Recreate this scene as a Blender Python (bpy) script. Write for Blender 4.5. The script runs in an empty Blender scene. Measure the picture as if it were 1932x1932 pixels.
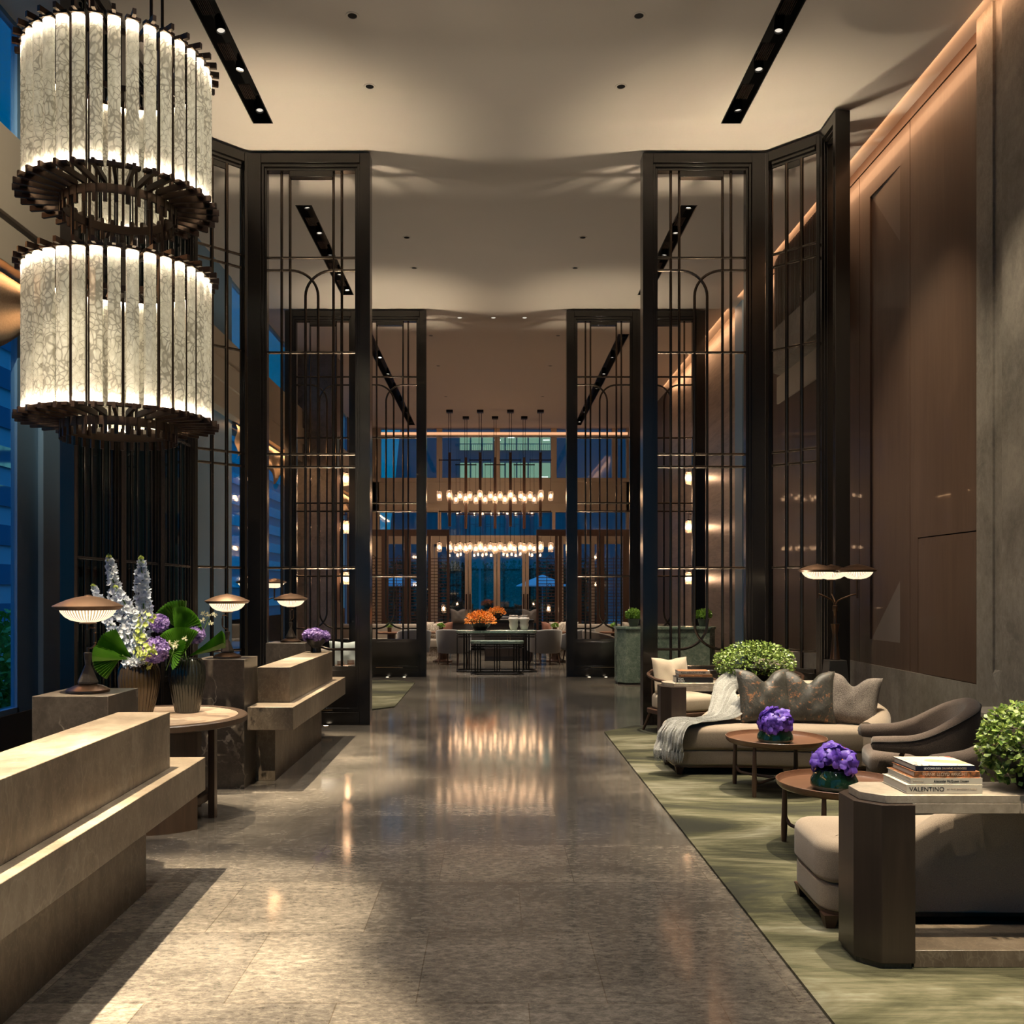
import bpy, bmesh, math, random
from mathutils import Vector, Matrix, Euler
R = math.radians
PI = math.pi
rnd = random.Random(7)
scene = bpy.context.scene
COL = scene.collection

# ------------------------------------------------------------------ mesh builder
class MB:
    def __init__(s):
        s.v = []; s.f = []
    def add(s, vs, fs, M=None):
        o = len(s.v)
        s.v += [tuple(M @ Vector(v)) for v in vs] if M is not None else [tuple(v) for v in vs]
        s.f += [tuple(i + o for i in f) for f in fs]
        return s
    def box(s, x0, x1, y0, y1, z0, z1, M=None):
        vs = [(x0,y0,z0),(x1,y0,z0),(x1,y1,z0),(x0,y1,z0),(x0,y0,z1),(x1,y0,z1),(x1,y1,z1),(x0,y1,z1)]
        return s.add(vs, [(0,3,2,1),(4,5,6,7),(0,1,5,4),(1,2,6,5),(2,3,7,6),(3,0,4,7)], M)
    def quad(s, a, b, c, d):
        return s.add([a,b,c,d], [(0,1,2,3)])
    def bar(s, p, q, w, h, up=(0,0,1)):
        p = Vector(p); q = Vector(q); d = (q-p).normalized(); up = Vector(up)
        if abs(d.dot(up)) > .98: up = Vector((0,1,0))
        a = d.cross(up).normalized()*w/2; b = a.cross(d).normalized()*h/2
        vs = [p-a-b,p+a-b,p+a+b,p-a+b,q-a-b,q+a-b,q+a+b,q-a+b]
        return s.add(vs, [(0,3,2,1),(4,5,6,7),(0,1,5,4),(1,2,6,5),(2,3,7,6),(3,0,4,7)])
    def tube(s, pts, r, n=8, caps=True):
        pts = [Vector(p) for p in pts]; N = len(pts)
        rs = r if isinstance(r, (list, tuple)) else [r]*N
        t0 = (pts[1]-pts[0]).normalized()
        u = t0.cross(Vector((0,0,1)))
        if u.length < 1e-3: u = t0.cross(Vector((1,0,0)))
        u.normalize(); vs = []; fs = []
        for i in range(N):
            t = (pts[min(i+1,N-1)]-pts[max(i-1,0)]).normalized()
            u = (u - t*u.dot(t)).normalized(); w = t.cross(u)
            for k in range(n):
                a = 2*PI*k/n
                vs.append(pts[i] + (u*math.cos(a)+w*math.sin(a))*rs[i])
        for i in range(N-1):
            for k in range(n):
                fs.append((i*n+k, i*n+(k+1)%n, (i+1)*n+(k+1)%n, (i+1)*n+k))
        if caps:
            fs.append(tuple(range(n-1,-1,-1))); fs.append(tuple((N-1)*n+k for k in range(n)))
        return s.add(vs, fs)
    def lathe(s, prof, n=32, c=(0,0,0), rip=None, M=None, sx=1, sy=1, cap=True):
        vs = []; fs = []
        for r, z in prof:
            for k in range(n):
                a = 2*PI*k/n
                rr = r*(1 + (rip(a, z) if rip else 0))
                vs.append((c[0]+rr*math.cos(a)*sx, c[1]+rr*math.sin(a)*sy, c[2]+z))
        for i in range(len(prof)-1):
            for k in range(n):
                fs.append((i*n+k, i*n+(k+1)%n, (i+1)*n+(k+1)%n, (i+1)*n+k))
        if cap and prof[0][0] > 1e-6: fs.append(tuple(range(n-1,-1,-1)))
        if cap and prof[-1][0] > 1e-6: fs.append(tuple((len(prof)-1)*n+k for k in range(n)))
        return s.add(vs, fs, M)
    def prism(s, poly, z0, z1, M=None):
        n = len(poly)
        vs = [(x,y,z0) for x,y in poly] + [(x,y,z1) for x,y in poly]
        fs = [tuple(range(n-1,-1,-1)), tuple(range(n,2*n))] + [(i,(i+1)%n,n+(i+1)%n,n+i) for i in range(n)]
        return s.add(vs, fs, M)
    def cushion(s, poly, z0, z1, rb, rt, k=5, crown=0.0, M=None):
        n = len(poly); layers = []
        for j in range(k+1):
            a = PI/2*j/k; layers.append((rb*(1-math.sin(a)), z0 + rb*(1-math.cos(a))))
        for j in range(k+1):
            a = PI/2*j/k; layers.append((rt*(1-math.cos(a)), z1 - rt + rt*math.sin(a)))
        if crown:
            layers.append((rt+.02, z1+crown*.6)); layers.append((rt+.05, z1+crown))
        vs = []; fs = []
        for ins, z in layers: vs += [(x,y,z) for x,y in inset(poly, ins)]
        L = len(layers)
        for i in range(L-1):
            for q in range(n): fs.append((i*n+q, i*n+(q+1)%n, (i+1)*n+(q+1)%n, (i+1)*n+q))
        fs.append(tuple(range(n-1,-1,-1))); fs.append(tuple((L-1)*n+q for q in range(n)))
        return s.add(vs, fs, M)
    def grid(s, nu, nv, fn, cu=False, cv=False, M=None):
        vs = [fn(i/(nu if cu else nu-1), j/(nv if cv else nv-1)) for i in range(nu) for j in range(nv)]
        fs = []
        for i in range(nu if cu else nu-1):
            for j in range(nv if cv else nv-1):
                a = i; b = (i+1)%nu; c = j; d = (j+1)%nv
                fs.append((a*nv+c, b*nv+c, b*nv+d, a*nv+d))
        return s.add(vs, fs, M)
    def wall(s, path, M=None, k=6):
        """upholstered wall along a plan path: rows (x, y, z_bottom, z_top, thickness, lean)"""
        N = len(path); vs = []; fs = []; m = None
        for i,(x,y,z0,z1,t,ln) in enumerate(path):
            a = Vector(path[max(i-1,0)][:2]); b = Vector(path[min(i+1,N-1)][:2])
            d = (b-a).normalized(); nx, ny = -d.y, d.x
            r = t/2; sec = [(-r*.9, z0), (-r, z0+.02)]
            for j in range(k+1):
                q = PI - PI*j/k
                sec.append((r*math.cos(q), z1 - r + r*math.sin(q)))
            sec += [(r, z0+.02), (r*.9, z0)]
            m = len(sec)
            for o, z in sec:
                l = ln*max(0, z-z0)
                vs.append((x+nx*(o+l), y+ny*(o+l), z))
        for i in range(N-1):
            for q in range(m): fs.append((i*m+q, i*m+(q+1)%m, (i+1)*m+(q+1)%m, (i+1)*m+q))
        fs.append(tuple(range(m-1,-1,-1))); fs.append(tuple((N-1)*m+q for q in range(m)))
        return s.add(vs, fs, M)
    def petal(s, c, d, nrm, L, W, curl=.25):
        c = Vector(c); d = Vector(d).normalized(); nrm = Vector(nrm)
        w = d.cross(nrm)
        if w.length < 1e-4: w = d.cross(Vector((.3,.5,.8)))
        w.normalize(); nrm = w.cross(d).normalized()
        m = c + d*L*.55; e = c + d*L + nrm*L*curl
        return s.add([c, m - w*W/2 + nrm*L*curl*.5, e, m + w*W/2 + nrm*L*curl*.5, m + nrm*L*curl*.1], [(0,4,1),(1,4,2),(2,4,3),(3,4,0)])
    def mesh(s, name, smooth=True, ang=38):
        me = bpy.data.meshes.new(name)
        me.from_pydata(s.v, [], s.f); me.update()
        bm = bmesh.new(); bm.from_mesh(me)
        bmesh.ops.recalc_face_normals(bm, faces=bm.faces[:])
        bm.to_mesh(me); bm.free()
        if smooth:
            me.polygons.foreach_set('use_smooth', [True]*len(me.polygons))
            me.set_sharp_from_angle(angle=R(ang))
        return me

def inset(poly, d):
    if abs(d) < 1e-9: return list(poly)
    n = len(poly); out = []
    area = sum(poly[i][0]*poly[(i+1)%n][1]-poly[(i+1)%n][0]*poly[i][1] for i in range(n))
    sg = 1 if area > 0 else -1
    for i in range(n):
        p = Vector(poly[i-1]); q = Vector(poly[i]); r = Vector(poly[(i+1)%n])
        a = (q-p).normalized(); b = (r-q).normalized()
        na = Vector((-a.y,a.x))*sg; nb = Vector((-b.y,b.x))*sg
        m = na+nb
        if m.length < 1e-6: m = na
        m.normalize(); k = max(.5, m.dot(na))
        o = q + m*d/k; out.append((o.x,o.y))
    return out
def rpoly(pts, r, n=5):
    """round the corners of a polygon; r may be a list"""
    out = []; N = len(pts)
    for i in range(N):
        p = Vector(pts[i-1]); q = Vector(pts[i]); t = Vector(pts[(i+1)%N])
        rr = r[i] if isinstance(r, (list,tuple)) else r
        a = (p-q); b = (t-q); la = min(rr, a.length*.48); lb = min(rr, b.length*.48)
        A = q + a.normalized()*la; B = q + b.normalized()*lb
        for k in range(n+1):
            u = k/n; w = A*(1-u)**2 + q*2*u*(1-u) + B*u*u
            out.append((w.x, w.y))
    return out
def rect(x0,x1,y0,y1): return [(x0,y0),(x1,y0),(x1,y1),(x0,y1)]
def circ(cx,cy,r,n=48): return [(cx+r*math.cos(2*PI*k/n), cy+r*math.sin(2*PI*k/n)) for k in range(n)]
def spline(P, n=8):
    P = [Vector(p) for p in P]; out = []
    for i in range(len(P)-1):
        a = P[max(i-1,0)]; b = P[i]; c = P[i+1]; d = P[min(i+2,len(P)-1)]
        for k in range(n):
            t = k/n
            out.append(.5*((2*b)+(c-a)*t+(2*a-5*b+4*c-d)*t*t+(3*b-a-3*c+d)*t**3))
    out.append(P[-1]); return out
def lerp(a,b,t): return a+(b-a)*t

# ------------------------------------------------------------------ objects
def obj(name, mb, mat, parent=None, loc=(0,0,0), rz=0, bevel=0, seg=2, sub=0, smooth=True, label=None, kind=None, ang=38):
    me = mb if isinstance(mb, bpy.types.Mesh) else mb.mesh(name, smooth, ang)
    if mat is not None and not me.materials: me.materials.append(mat)
    o = bpy.data.objects.new(name, me); COL.objects.link(o)
    o.location = loc; o.rotation_euler = (0,0,rz)
    if parent is not None: o.parent = parent
    if bevel:
        m = o.modifiers.new('edge', 'BEVEL'); m.width = bevel; m.segments = seg; m.limit_method = 'ANGLE'; m.angle_limit = R(40)
    if sub:
        m = o.modifiers.new('smooth', 'SUBSURF'); m.levels = sub; m.render_levels = sub
    if label: o['label'] = label
    if kind: o['kind'] = kind
    return o
def tag(o, label, cat, group=None):
    o['label'] = label; o['category'] = cat
    if group: o['group'] = group
    return o
def thing(name, label, cat, loc=(0,0,0), rz=0, group=None):
    o = bpy.data.objects.new(name, None); COL.objects.link(o)
    o.empty_display_size = .1; o.location = loc; o.rotation_euler = (0,0,rz)
    return tag(o, label, cat, group)
def struct(name, mb, mat, parent=None, bevel=0, smooth=True, loc=(0,0,0)):
    o = obj(name, mb, mat, parent, loc=loc, bevel=bevel, smooth=smooth)
    o['kind'] = 'structure'
    return o
def kids(o): return [c for c in bpy.data.objects if c.parent == o]
def dup(o, loc=None, rz=None, label=None, group=None, parent=None, first=True, scale=None):
    c = o.copy(); COL.objects.link(c)
    if not first: c.parent = parent
    if first:
        if loc is not None: c.location = loc
        if rz is not None: c.rotation_euler = (0,0,rz)
        if label: c['label'] = label
        if group: c['group'] = group
        if scale: c.scale = scale
    for k in kids(o): dup(k, parent=c, first=False)
    return c
def text(name, body, size, mat, parent, loc, rot, width=None, align='LEFT', ext=.0006):
    cu = bpy.data.curves.new(name, 'FONT'); cu.body = body; cu.size = size; cu.extrude = ext; cu.align_x = align; cu.align_y = 'CENTER'
    cu.materials.append(mat)
    o = bpy.data.objects.new(name, cu); COL.objects.link(o); o.parent = parent
    o.location = loc; o.rotation_euler = rot
    if width:
        bpy.context.view_layer.update()
        w = o.dimensions.x
    else: w = 0
    bpy.context.view_layer.update()
    me = bpy.data.meshes.new_from_object(o.evaluated_get(bpy.context.evaluated_depsgraph_get()))
    bpy.data.objects.remove(o); bpy.data.curves.remove(cu)
    o = bpy.data.objects.new(name, me); COL.objects.link(o); o.parent = parent
    o.location = loc; o.rotation_euler = rot
    if w > 0: o.scale = (width/w, 1, 1)
    return o

# ------------------------------------------------------------------ materials
def newmat(name):
    m = bpy.data.materials.new(name); m.use_nodes = True
    nt = m.node_tree; b = nt.nodes['Principled BSDF']
    return m, nt, b
def c4(c): return (c[0], c[1], c[2], 1)
def srgb(r, g, b):
    f = lambda u: (u/255/12.92) if u/255 <= .04045 else ((u/255+.055)/1.055)**2.4
    return (f(r), f(g), f(b))
def plain(name, col, rough=.5, metal=0, **kw):
    m, nt, b = newmat(name)
    b.inputs['Base Color'].default_value = c4(col); b.inputs['Roughness'].default_value = rough; b.inputs['Metallic'].default_value = metal
    for k, v in kw.items():
        b.inputs[k.replace('_',' ')].default_value = v
    return m
def emis(name, col, st):
    m, nt, b = newmat(name); nt.nodes.remove(b)
    e = nt.nodes.new('ShaderNodeEmission'); e.inputs[0].default_value = c4(col); e.inputs[1].default_value = st
    nt.links.new(e.outputs[0], nt.nodes['Material Output'].inputs[0]); return m
class N:
    def __init__(s, nt): s.nt = nt
    def n(s, t, **kw):
        x = s.nt.nodes.new('ShaderNode'+t)
        for k, v in kw.items(): setattr(x, k, v)
        return x
    def l(s, a, b): s.nt.links.new(a, b)
    def coord(s, scale=(1,1,1), loc=(0,0,0), rot=(0,0,0), kind='Object'):
        t = s.n('TexCoord'); m = s.n('Mapping')
        m.inputs['Scale'].default_value = scale; m.inputs['Location'].default_value = loc; m.inputs['Rotation'].default_value = rot
        s.l(t.outputs[kind], m.inputs[0]); return m.outputs[0]
    def noise(s, v, scale, detail=6, rough=.6, dist=0):
        x = s.n('TexNoise'); x.inputs['Scale'].default_value = scale; x.inputs['Detail'].default_value = detail
        x.inputs['Roughness'].default_value = rough; x.inputs['Distortion'].default_value = dist
        s.l(v, x.inputs['Vector']); return x.outputs[0]
    def ramp(s, f, stops):
        x = s.n('ValToRGB'); e = x.color_ramp.elements
        while len(e) < len(stops): e.new(.5)
        for i, (p, c) in enumerate(stops):
            e[i].position = p; e[i].color = c4(c) if not isinstance(c, (int,float)) else (c,c,c,1)
        s.l(f, x.inputs[0]); return x.outputs[0]
    def mix(s, f, a, b, mode='MIX'):
        x = s.n('MixRGB', blend_type=mode)
        for i, q in ((0,f),(1,a),(2,b)):
            if isinstance(q, (int,float)): x.inputs[i].default_value = q if i == 0 else (q,q,q,1)
            elif isinstance(q, tuple): x.inputs[i].default_value = c4(q)
            else: s.l(q, x.inputs[i])
        return x.outputs[0]
    def math(s, op, a, b=0.0):
        x = s.n('Math', operation=op)
        for i, q in ((0,a),(1,b)):
            if isinstance(q, (int,float)): x.inputs[i].default_value = q
            else: s.l(q, x.inputs[i])
        return x.outputs[0]
    def vor(s, v, scale, feature='DISTANCE_TO_EDGE', rand=1):
        x = s.n('TexVoronoi', feature=feature); x.inputs['Scale'].default_value = scale; x.inputs['Randomness'].default_value = rand
        s.l(v, x.inputs['Vector']); return x.outputs[0]
    def bump(s, b, h, st=.2, d=.01):
        x = s.n('Bump'); x.inputs['Strength'].default_value = st; x.inputs['Distance'].default_value = d
        s.l(h, x.inputs['Height']); s.l(x.outputs[0], b.inputs['Normal'])
def fab(name, c1, c2, rough=.85, scale=260, bump=.25, big=3, sheen=.15, stretch=(1,1,1)):
    m, nt, b = newmat(name); g = N(nt)
    v = g.coord(stretch)
    w = g.noise(v, scale, 2, .5); bg = g.noise(g.coord(), big, 3, .5)
    f = g.math('ADD', g.math('MULTIPLY', w, .75), g.math('MULTIPLY', bg, .25))
    g.l(g.ramp(f, [(.33,c1),(.67,c2)]), b.inputs['Base Color'])
    b.inputs['Roughness'].default_value = rough; b.inputs['Sheen Weight'].default_value = sheen
    g.bump(b, w, bump, .004); return m
def wood(name, c1, c2, rough=.4, scale=6, axis='Z', coat=0.0):
    m, nt, b = newmat(name); g = N(nt)
    st = {'Z':(1,1,.06),'X':(.06,1,1),'Y':(1,.06,1)}[axis]
    v = g.coord(st)
    f = g.noise(v, scale*4, 8, .6, .8); f2 = g.noise(v, scale*22, 3, .6)
    f = g.math('ADD', g.math('MULTIPLY', f, .7), g.math('MULTIPLY', f2, .3))
    g.l(g.ramp(f, [(.32,c1),(.68,c2)]), b.inputs['Base Color'])
    b.inputs['Roughness'].default_value = rough; b.inputs['Coat Weight'].default_value = coat
    g.bump(b, f2, .06, .002); return m
def stone(name, dark, mid, light, vein, rough=.3, scale=1.6, stretch=(1,1,1), veins=.5, fine=1.0):
    m, nt, b = newmat(name); g = N(nt)
    v = g.coord(stretch)
    f = g.noise(v, scale, 9, .68, .35); f2 = g.noise(v, scale*9, 6, .7)
    f = g.math('ADD', g.math('MULTIPLY', f, .65), g.math('MULTIPLY', f2, .35))
    base = g.ramp(f, [(.37,dark),(.5,mid),(.63,light)])
    wv = g.noise(v, scale*1.3, 5, .6)
    x = g.n('VectorMath', operation='ADD'); sc = g.n('VectorMath', operation='SCALE'); sc.inputs['Scale'].default_value = .9
    nz = g.n('TexNoise'); nz.inputs['Scale'].default_value = scale*1.8; nz.inputs['Detail'].default_value = 6; g.l(v, nz.inputs['Vector'])
    g.l(nz.outputs['Color'], sc.inputs[0]); g.l(v, x.inputs[0]); g.l(sc.outputs[0], x.inputs[1])
    e = g.vor(x.outputs[0], scale*1.5)
    mask = g.ramp(e, [(.0,1.0),(.025,0.0)])
    mask = g.math('MULTIPLY', g.math('MULTIPLY', mask, veins), g.ramp(wv, [(.42,0.0),(.6,1.0)]))
    e2 = g.vor(x.outputs[0], scale*9)
    m2 = g.math('MULTIPLY', g.ramp(e2, [(0,1.0),(.05,0.0)]), .22*fine)
    base = g.mix(m2, base, vein)
    g.l(g.mix(mask, base, vein), b.inputs['Base Color'])
    b.inputs['Roughness'].default_value = rough
    return m

MT = {}
def mats():
    # floor: large staggered stone tiles, streaked, polished
    m, nt, b = newmat('floor_stone'); g = N(nt)
    v = g.coord((.7,1.35,1))
    f = g.noise(v, 1.7, 10, .72, .5); f2 = g.noise(v, 27, 8, .8, .3)
    f = g.math('ADD', g.math('MULTIPLY', f, .36), g.math('MULTIPLY', f2, .64))
    base = g.ramp(f, [(.36,(.042,.036,.03)),(.5,(.105,.091,.075)),(.64,(.22,.19,.155))])
    nz = g.n('TexNoise'); nz.inputs['Scale'].default_value = 3; nz.inputs['Detail'].default_value = 6
    vv = g.coord((.8,1.3,1)); g.l(vv, nz.inputs['Vector'])
    sc = g.n('VectorMath', operation='SCALE'); sc.inputs['Scale'].default_value = .8; g.l(nz.outputs['Color'], sc.inputs[0])
    x = g.n('VectorMath', operation='ADD'); g.l(vv, x.inputs[0]); g.l(sc.outputs[0], x.inputs[1])
    e = g.vor(x.outputs[0], 9); e = g.ramp(e, [(0,1.0),(.05,0.0)])
    base = g.mix(g.math('MULTIPLY', e, .14), base, (.3,.25,.19))
    br = g.n('TexBrick'); br.offset = .587; br.offset_frequency = 2; br.squash = 1; br.squash_frequency = 2
    br.inputs['Scale'].default_value = 1; br.inputs['Brick Width'].default_value = .745; br.inputs['Row Height'].default_value = .7475
    br.inputs['Mortar Size'].default_value = .0022; br.inputs['Mortar Smooth'].default_value = 0
    br.inputs['Color1'].default_value = (.74,.74,.74,1); br.inputs['Color2'].default_value = (1.16,1.14,1.1,1); br.inputs['Mortar'].default_value = (.62,.56,.5,1)
    g.l(g.coord((1,1,1), (-.136,-3.60,0)), br.inputs['Vector'])
    col = g.mix(1.0, base, br.outputs['Color'], 'MULTIPLY')
    g.l(col, b.inputs['Base Color'])
    rr = g.math('ADD', g.math('MULTIPLY', f2, .17), .015)
    g.l(rr, b.inputs['Roughness']); b.inputs['Specular IOR Level'].default_value = .5
    MT['floor'] = m
    # green painterly carpet
    m, nt, b = newmat('green_carpet'); g = N(nt)
    f = g.noise(g.coord((.55,1.5,1), (2,1,0)), .75, 6, .62, 1.4); s2 = g.noise(g.coord((.6,7,1)), 4, 6, .75, .3); s3 = g.noise(g.coord(), 300, 2, .6)
    f = g.math('ADD', g.math('MULTIPLY', f, .76), g.math('MULTIPLY', s2, .24))
    col = g.ramp(f, [(.41,(.010,.010,.002)),(.465,(.030,.029,.008)),(.51,(.068,.064,.029)),(.55,(.115,.105,.06)),(.63,(.23,.215,.16))])
    g.l(g.mix(.12, col, s3, 'MULTIPLY'), b.inputs['Base Color']); b.inputs['Roughness'].default_value = .95
    g.bump(b, s3, .4, .006); MT['rug'] = m
    MT['desk'] = stone('desk_limestone', (.08,.058,.038), (.145,.109,.074), (.24,.19,.135), (.36,.3,.22), .4, 1.6, (1,1,.55), .35, 1.0)
    MT['vein'] = stone('veined_marble', (.032,.025,.019), (.066,.052,.04), (.12,.097,.075), (.36,.3,.23), .28, 1.5, (1,1,.8), 1.0, .3)
    MT['green_marble'] = stone('green_marble', (.07,.11,.085), (.16,.21,.16), (.3,.35,.27), (.5,.53,.44), .25, 1.6, (1,1,1), .6, 1.0)
    MT['console_stone'] = stone('pale_stone', (.24,.2,.15), (.36,.3,.23), (.48,.42,.33), (.2,.15,.11), .35, 2.6, (1,1,1), .5, .5)
    MT['wall_stone'] = stone('wall_stone', (.15,.135,.115), (.24,.215,.185), (.34,.305,.26), (.42,.38,.32), .5, 1.6, (1,1,.7), .3, .8)
    MT['strata'] = stone('banded_marble', (.2,.16,.125), (.36,.3,.245), (.46,.4,.33), (.14,.1,.075), .35, 1.2, (.25,.25,2.6), .5, .4)
    MT['strata_dark'] = stone('grey_banded_marble', (.13,.11,.095), (.24,.2,.17), (.32,.27,.23), (.08,.06,.05), .35, 1.2, (1.4,1.4,1.4), .6, .4)
    MT['tabletop_marble'] = stone('pink_beige_marble', (.3,.2,.13), (.43,.31,.21), (.55,.43,.31), (.25,.15,.1), .35, 2.4, (1,1,1), .5, .5)
    MT['ceiling'] = plain('ceiling_plaster', (.60,.535,.47), .75)
    MT['cream'] = plain('cream_paint', (.52,.45,.36), .6)
    MT['soffit'] = plain('grey_paint', (.34,.32,.3), .7)
    MT['bronze'] = plain('dark_bronze', (.016,.0128,.0105), .24, .35, Coat_Weight=.5, Coat_Roughness=.16)
    MT['bar'] = plain('polished_bronze', (.085,.066,.052), .22, .9)
    MT['black'] = plain('black_metal', (.012,.011,.01), .35, .5)
    MT['brown_metal'] = plain('brown_metal', (.045,.026,.018), .4, .7)
    MT['copper'] = plain('copper_bronze', (.16,.095,.06), .34, .9)
    MT['brass'] = plain('brass', (.45,.3,.17), .3, 1)
    MT['dark_glass'] = plain('dark_glass', (.006,.012,.014), .06, 0, Specular_IOR_Level=.5)
    MT['wall_wood'] = wood('wall_veneer', (.085,.052,.036), (.12,.075,.052), .38, 3, 'Z', .1)
    MT['dark_wood'] = wood('dark_walnut', (.018,.0115,.008), (.034,.021,.0145), .35, 5, 'Z', .15)
    MT['table_wood'] = wood('red_walnut', (.12,.055,.03), (.2,.1,.058), .33, 4, 'X', .2)
    MT['round_wood'] = wood('brown_oak', (.05,.029,.017), (.085,.05,.029), .4, 5, 'Z')
    MT['leg_wood'] = wood('leg_walnut', (.05,.025,.015), (.09,.046,.028), .38, 6, 'Z')
    MT['lattice_wood'] = wood('lattice_walnut', (.07,.035,.02), (.11,.056,.034), .45, 5, 'Z')
    MT['groove'] = plain('shadow_gap', (.01,.007,.005), .8)
    MT['linen'] = fab('beige_linen', (.235,.178,.128), (.33,.26,.19), .9, 240, .25)
    MT['cream_fabric'] = fab('cream_linen', (.45,.36,.26), (.56,.46,.34), .9, 220, .2)
    MT['brown_fabric'] = fab('brown_tweed', (.04,.028,.021), (.125,.088,.066), .95, 260, .5)
    MT['grey_fabric'] = fab('grey_velvet', (.13,.125,.125), (.2,.19,.185), .7, 200, .1, 3, .4)
    MT['taupe'] = fab('taupe_linen', (.2,.165,.135), (.27,.225,.185), .9, 200, .2)
    MT['throw'] = fab('grey_mohair', (.15,.148,.135), (.30,.295,.27), 1, 120, .9, 9, .3)
    MT['wovengrey'] = fab('grey_woven', (.045,.035,.028), (.23,.19,.16), .9, 120, .8, 4, .1, (1,1,2.2))
    MT['pale_cushion'] = fab('pale_aqua_linen', (.5,.55,.53), (.6,.65,.62), .9, 160, .2)
    MT['rust'] = fab('rust_fabric', (.12,.04,.02), (.2,.075,.045), .8, 60, .4)
    MT['speckle'] = fab('cream_speckled', (.16,.12,.09), (.55,.48,.4), .85, 40, .2, 8, .1, (1,1,.5))
    MT['curtain'] = fab('bronze_curtain', (.3,.2,.11), (.4,.28,.17), .7, 60, .1)
    m, nt, b = newmat('copper_brocade'); g = N(nt)
    f = g.noise(g.coord((1,1,1)), 11, 8, .75, 1.0); f2 = g.noise(g.coord(), 46, 6, .8); wr = g.noise(g.coord((1,1,.6)), 7, 3, .5, 1.5)
    mk = g.ramp(g.math('ADD', g.math('MULTIPLY', f, .6), g.math('MULTIPLY', f2, .4)), [(.545,0.0),(.60,1.0)])
    g.l(g.mix(mk, g.ramp(f, [(.3,(.02,.015,.01)),(.6,(.044,.043,.034))]), (.38,.17,.07)), b.inputs['Base Color'])
    g.l(g.math('MULTIPLY', mk, .5), b.inputs['Metallic']); b.inputs['Roughness'].default_value = .5; b.inputs['Sheen Weight'].default_value = .05
    g.bump(b, g.math('ADD', g.math('MULTIPLY', f2, .12), wr), .55, .03); MT['brocade'] = m
    # chandelier glass: laminated mica flakes
    m, nt, b = newmat('mica_glass'); g = N(nt)
    v = g.coord((1,1,.8)); nz = g.n('TexNoise'); nz.inputs['Scale'].default_value = 6; g.l(v, nz.inputs['Vector'])
    sc = g.n('VectorMath', operation='SCALE'); sc.inputs['Scale'].default_value = .15; g.l(nz.outputs['Color'], sc.inputs[0])
    x = g.n('VectorMath', operation='ADD'); g.l(v, x.inputs[0]); g.l(sc.outputs[0], x.inputs[1])
    oi = g.n('ObjectInfo'); ov = g.n('VectorMath', operation='ADD'); sv = g.n('VectorMath', operation='SCALE'); sv.inputs['Scale'].default_value = 30
    cx = g.n('CombineXYZ'); g.l(oi.outputs['Random'], cx.inputs[0]); g.l(oi.outputs['Random'], cx.inputs[2]); g.l(cx.outputs[0], sv.inputs[0])
    g.l(x.outputs[0], ov.inputs[0]); g.l(sv.outputs[0], ov.inputs[1])
    e = g.vor(ov.outputs[0], 27); cell = g.vor(ov.outputs[0], 27, 'F1')
    big = g.noise(ov.outputs[0], 3, 4, .6)
    th = g.math('MAXIMUM', g.math('MULTIPLY', g.math('SUBTRACT', big, .40), .85), .012)
    edge = g.ramp(g.math('DIVIDE', e, th), [(.45,0.0),(1.0,1.0)])
    fine = g.noise(ov.outputs[0], 60, 4, .7)
    col = g.mix(g.math('MULTIPLY', g.math('SUBTRACT', 1, edge), .62), g.mix(.35, g.ramp(cell, [(.1,(.80,.78,.70)),(.6,(.62,.59,.5))]), g.ramp(fine, [(.35,(.45,.42,.34)),(.65,(.9,.88,.8))])), (.23,.2,.15))
    tr = g.n('BsdfTranslucent'); df = g.n('BsdfDiffuse'); gl = g.n('BsdfGlossy'); gl.inputs['Roughness'].default_value = .15
    em = g.n('Emission'); em.inputs[1].default_value = .25
    g.l(col, tr.inputs[0]); g.l(col, df.inputs[0]); g.l(g.mix(1.0, col, (1,.9,.7), 'MULTIPLY'), em.inputs[0])
    mx = g.n('MixShader'); mx.inputs[0].default_value = .6; g.l(df.outputs[0], mx.inputs[1]); g.l(tr.outputs[0], mx.inputs[2])
    m2 = g.n('MixShader'); m2.inputs[0].default_value = .05; g.l(mx.outputs[0], m2.inputs[1]); g.l(gl.outputs[0], m2.inputs[2])
    ad = g.n('AddShader'); g.l(m2.outputs[0], ad.inputs[0]); g.l(em.outputs[0], ad.inputs[1])
    g.l(ad.outputs[0], nt.nodes['Material Output'].inputs[0]); nt.nodes.remove(b); MT['mica'] = m
    MT['led'] = emis('warm_led', (1,.86,.66), 300)
    MT['reflected_strip'] = emis('warm_reflected_strip', (1,.5,.26), .8)  # glow for the reflected cove strip on the end wall
    MT['lens'] = emis('spot_lens', (1,.85,.62), 14)
    MT['lens_dim'] = emis('dim_spot_lens', (1,.9,.75), .7)
    MT['bulb'] = emis('filament_bulb', (1,.66,.4), 30)
    # fluted lamp glass
    m, nt, b = newmat('fluted_lamp_glass'); g = N(nt); nt.nodes.remove(b)
    t = g.n('TexCoord'); sp = g.n('SeparateXYZ'); g.l(t.outputs['Object'], sp.inputs[0])
    an = g.math('ARCTAN2', sp.outputs[1], sp.outputs[0]); w = g.math('SINE', g.math('MULTIPLY', an, 56.0))
    w = g.math('POWER', g.math('ADD', g.math('MULTIPLY', w, .5), .5), .7)
    em = g.n('Emission'); g.l(g.mix(w, (1,.58,.27), (1,.84,.58)), em.inputs[0]); g.l(g.math('ADD', g.math('MULTIPLY', w, 1.5), .36), em.inputs[1])
    gl = g.n('BsdfGlossy'); gl.inputs['Roughness'].default_value = .1; mx = g.n('MixShader'); mx.inputs[0].default_value = .08
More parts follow.
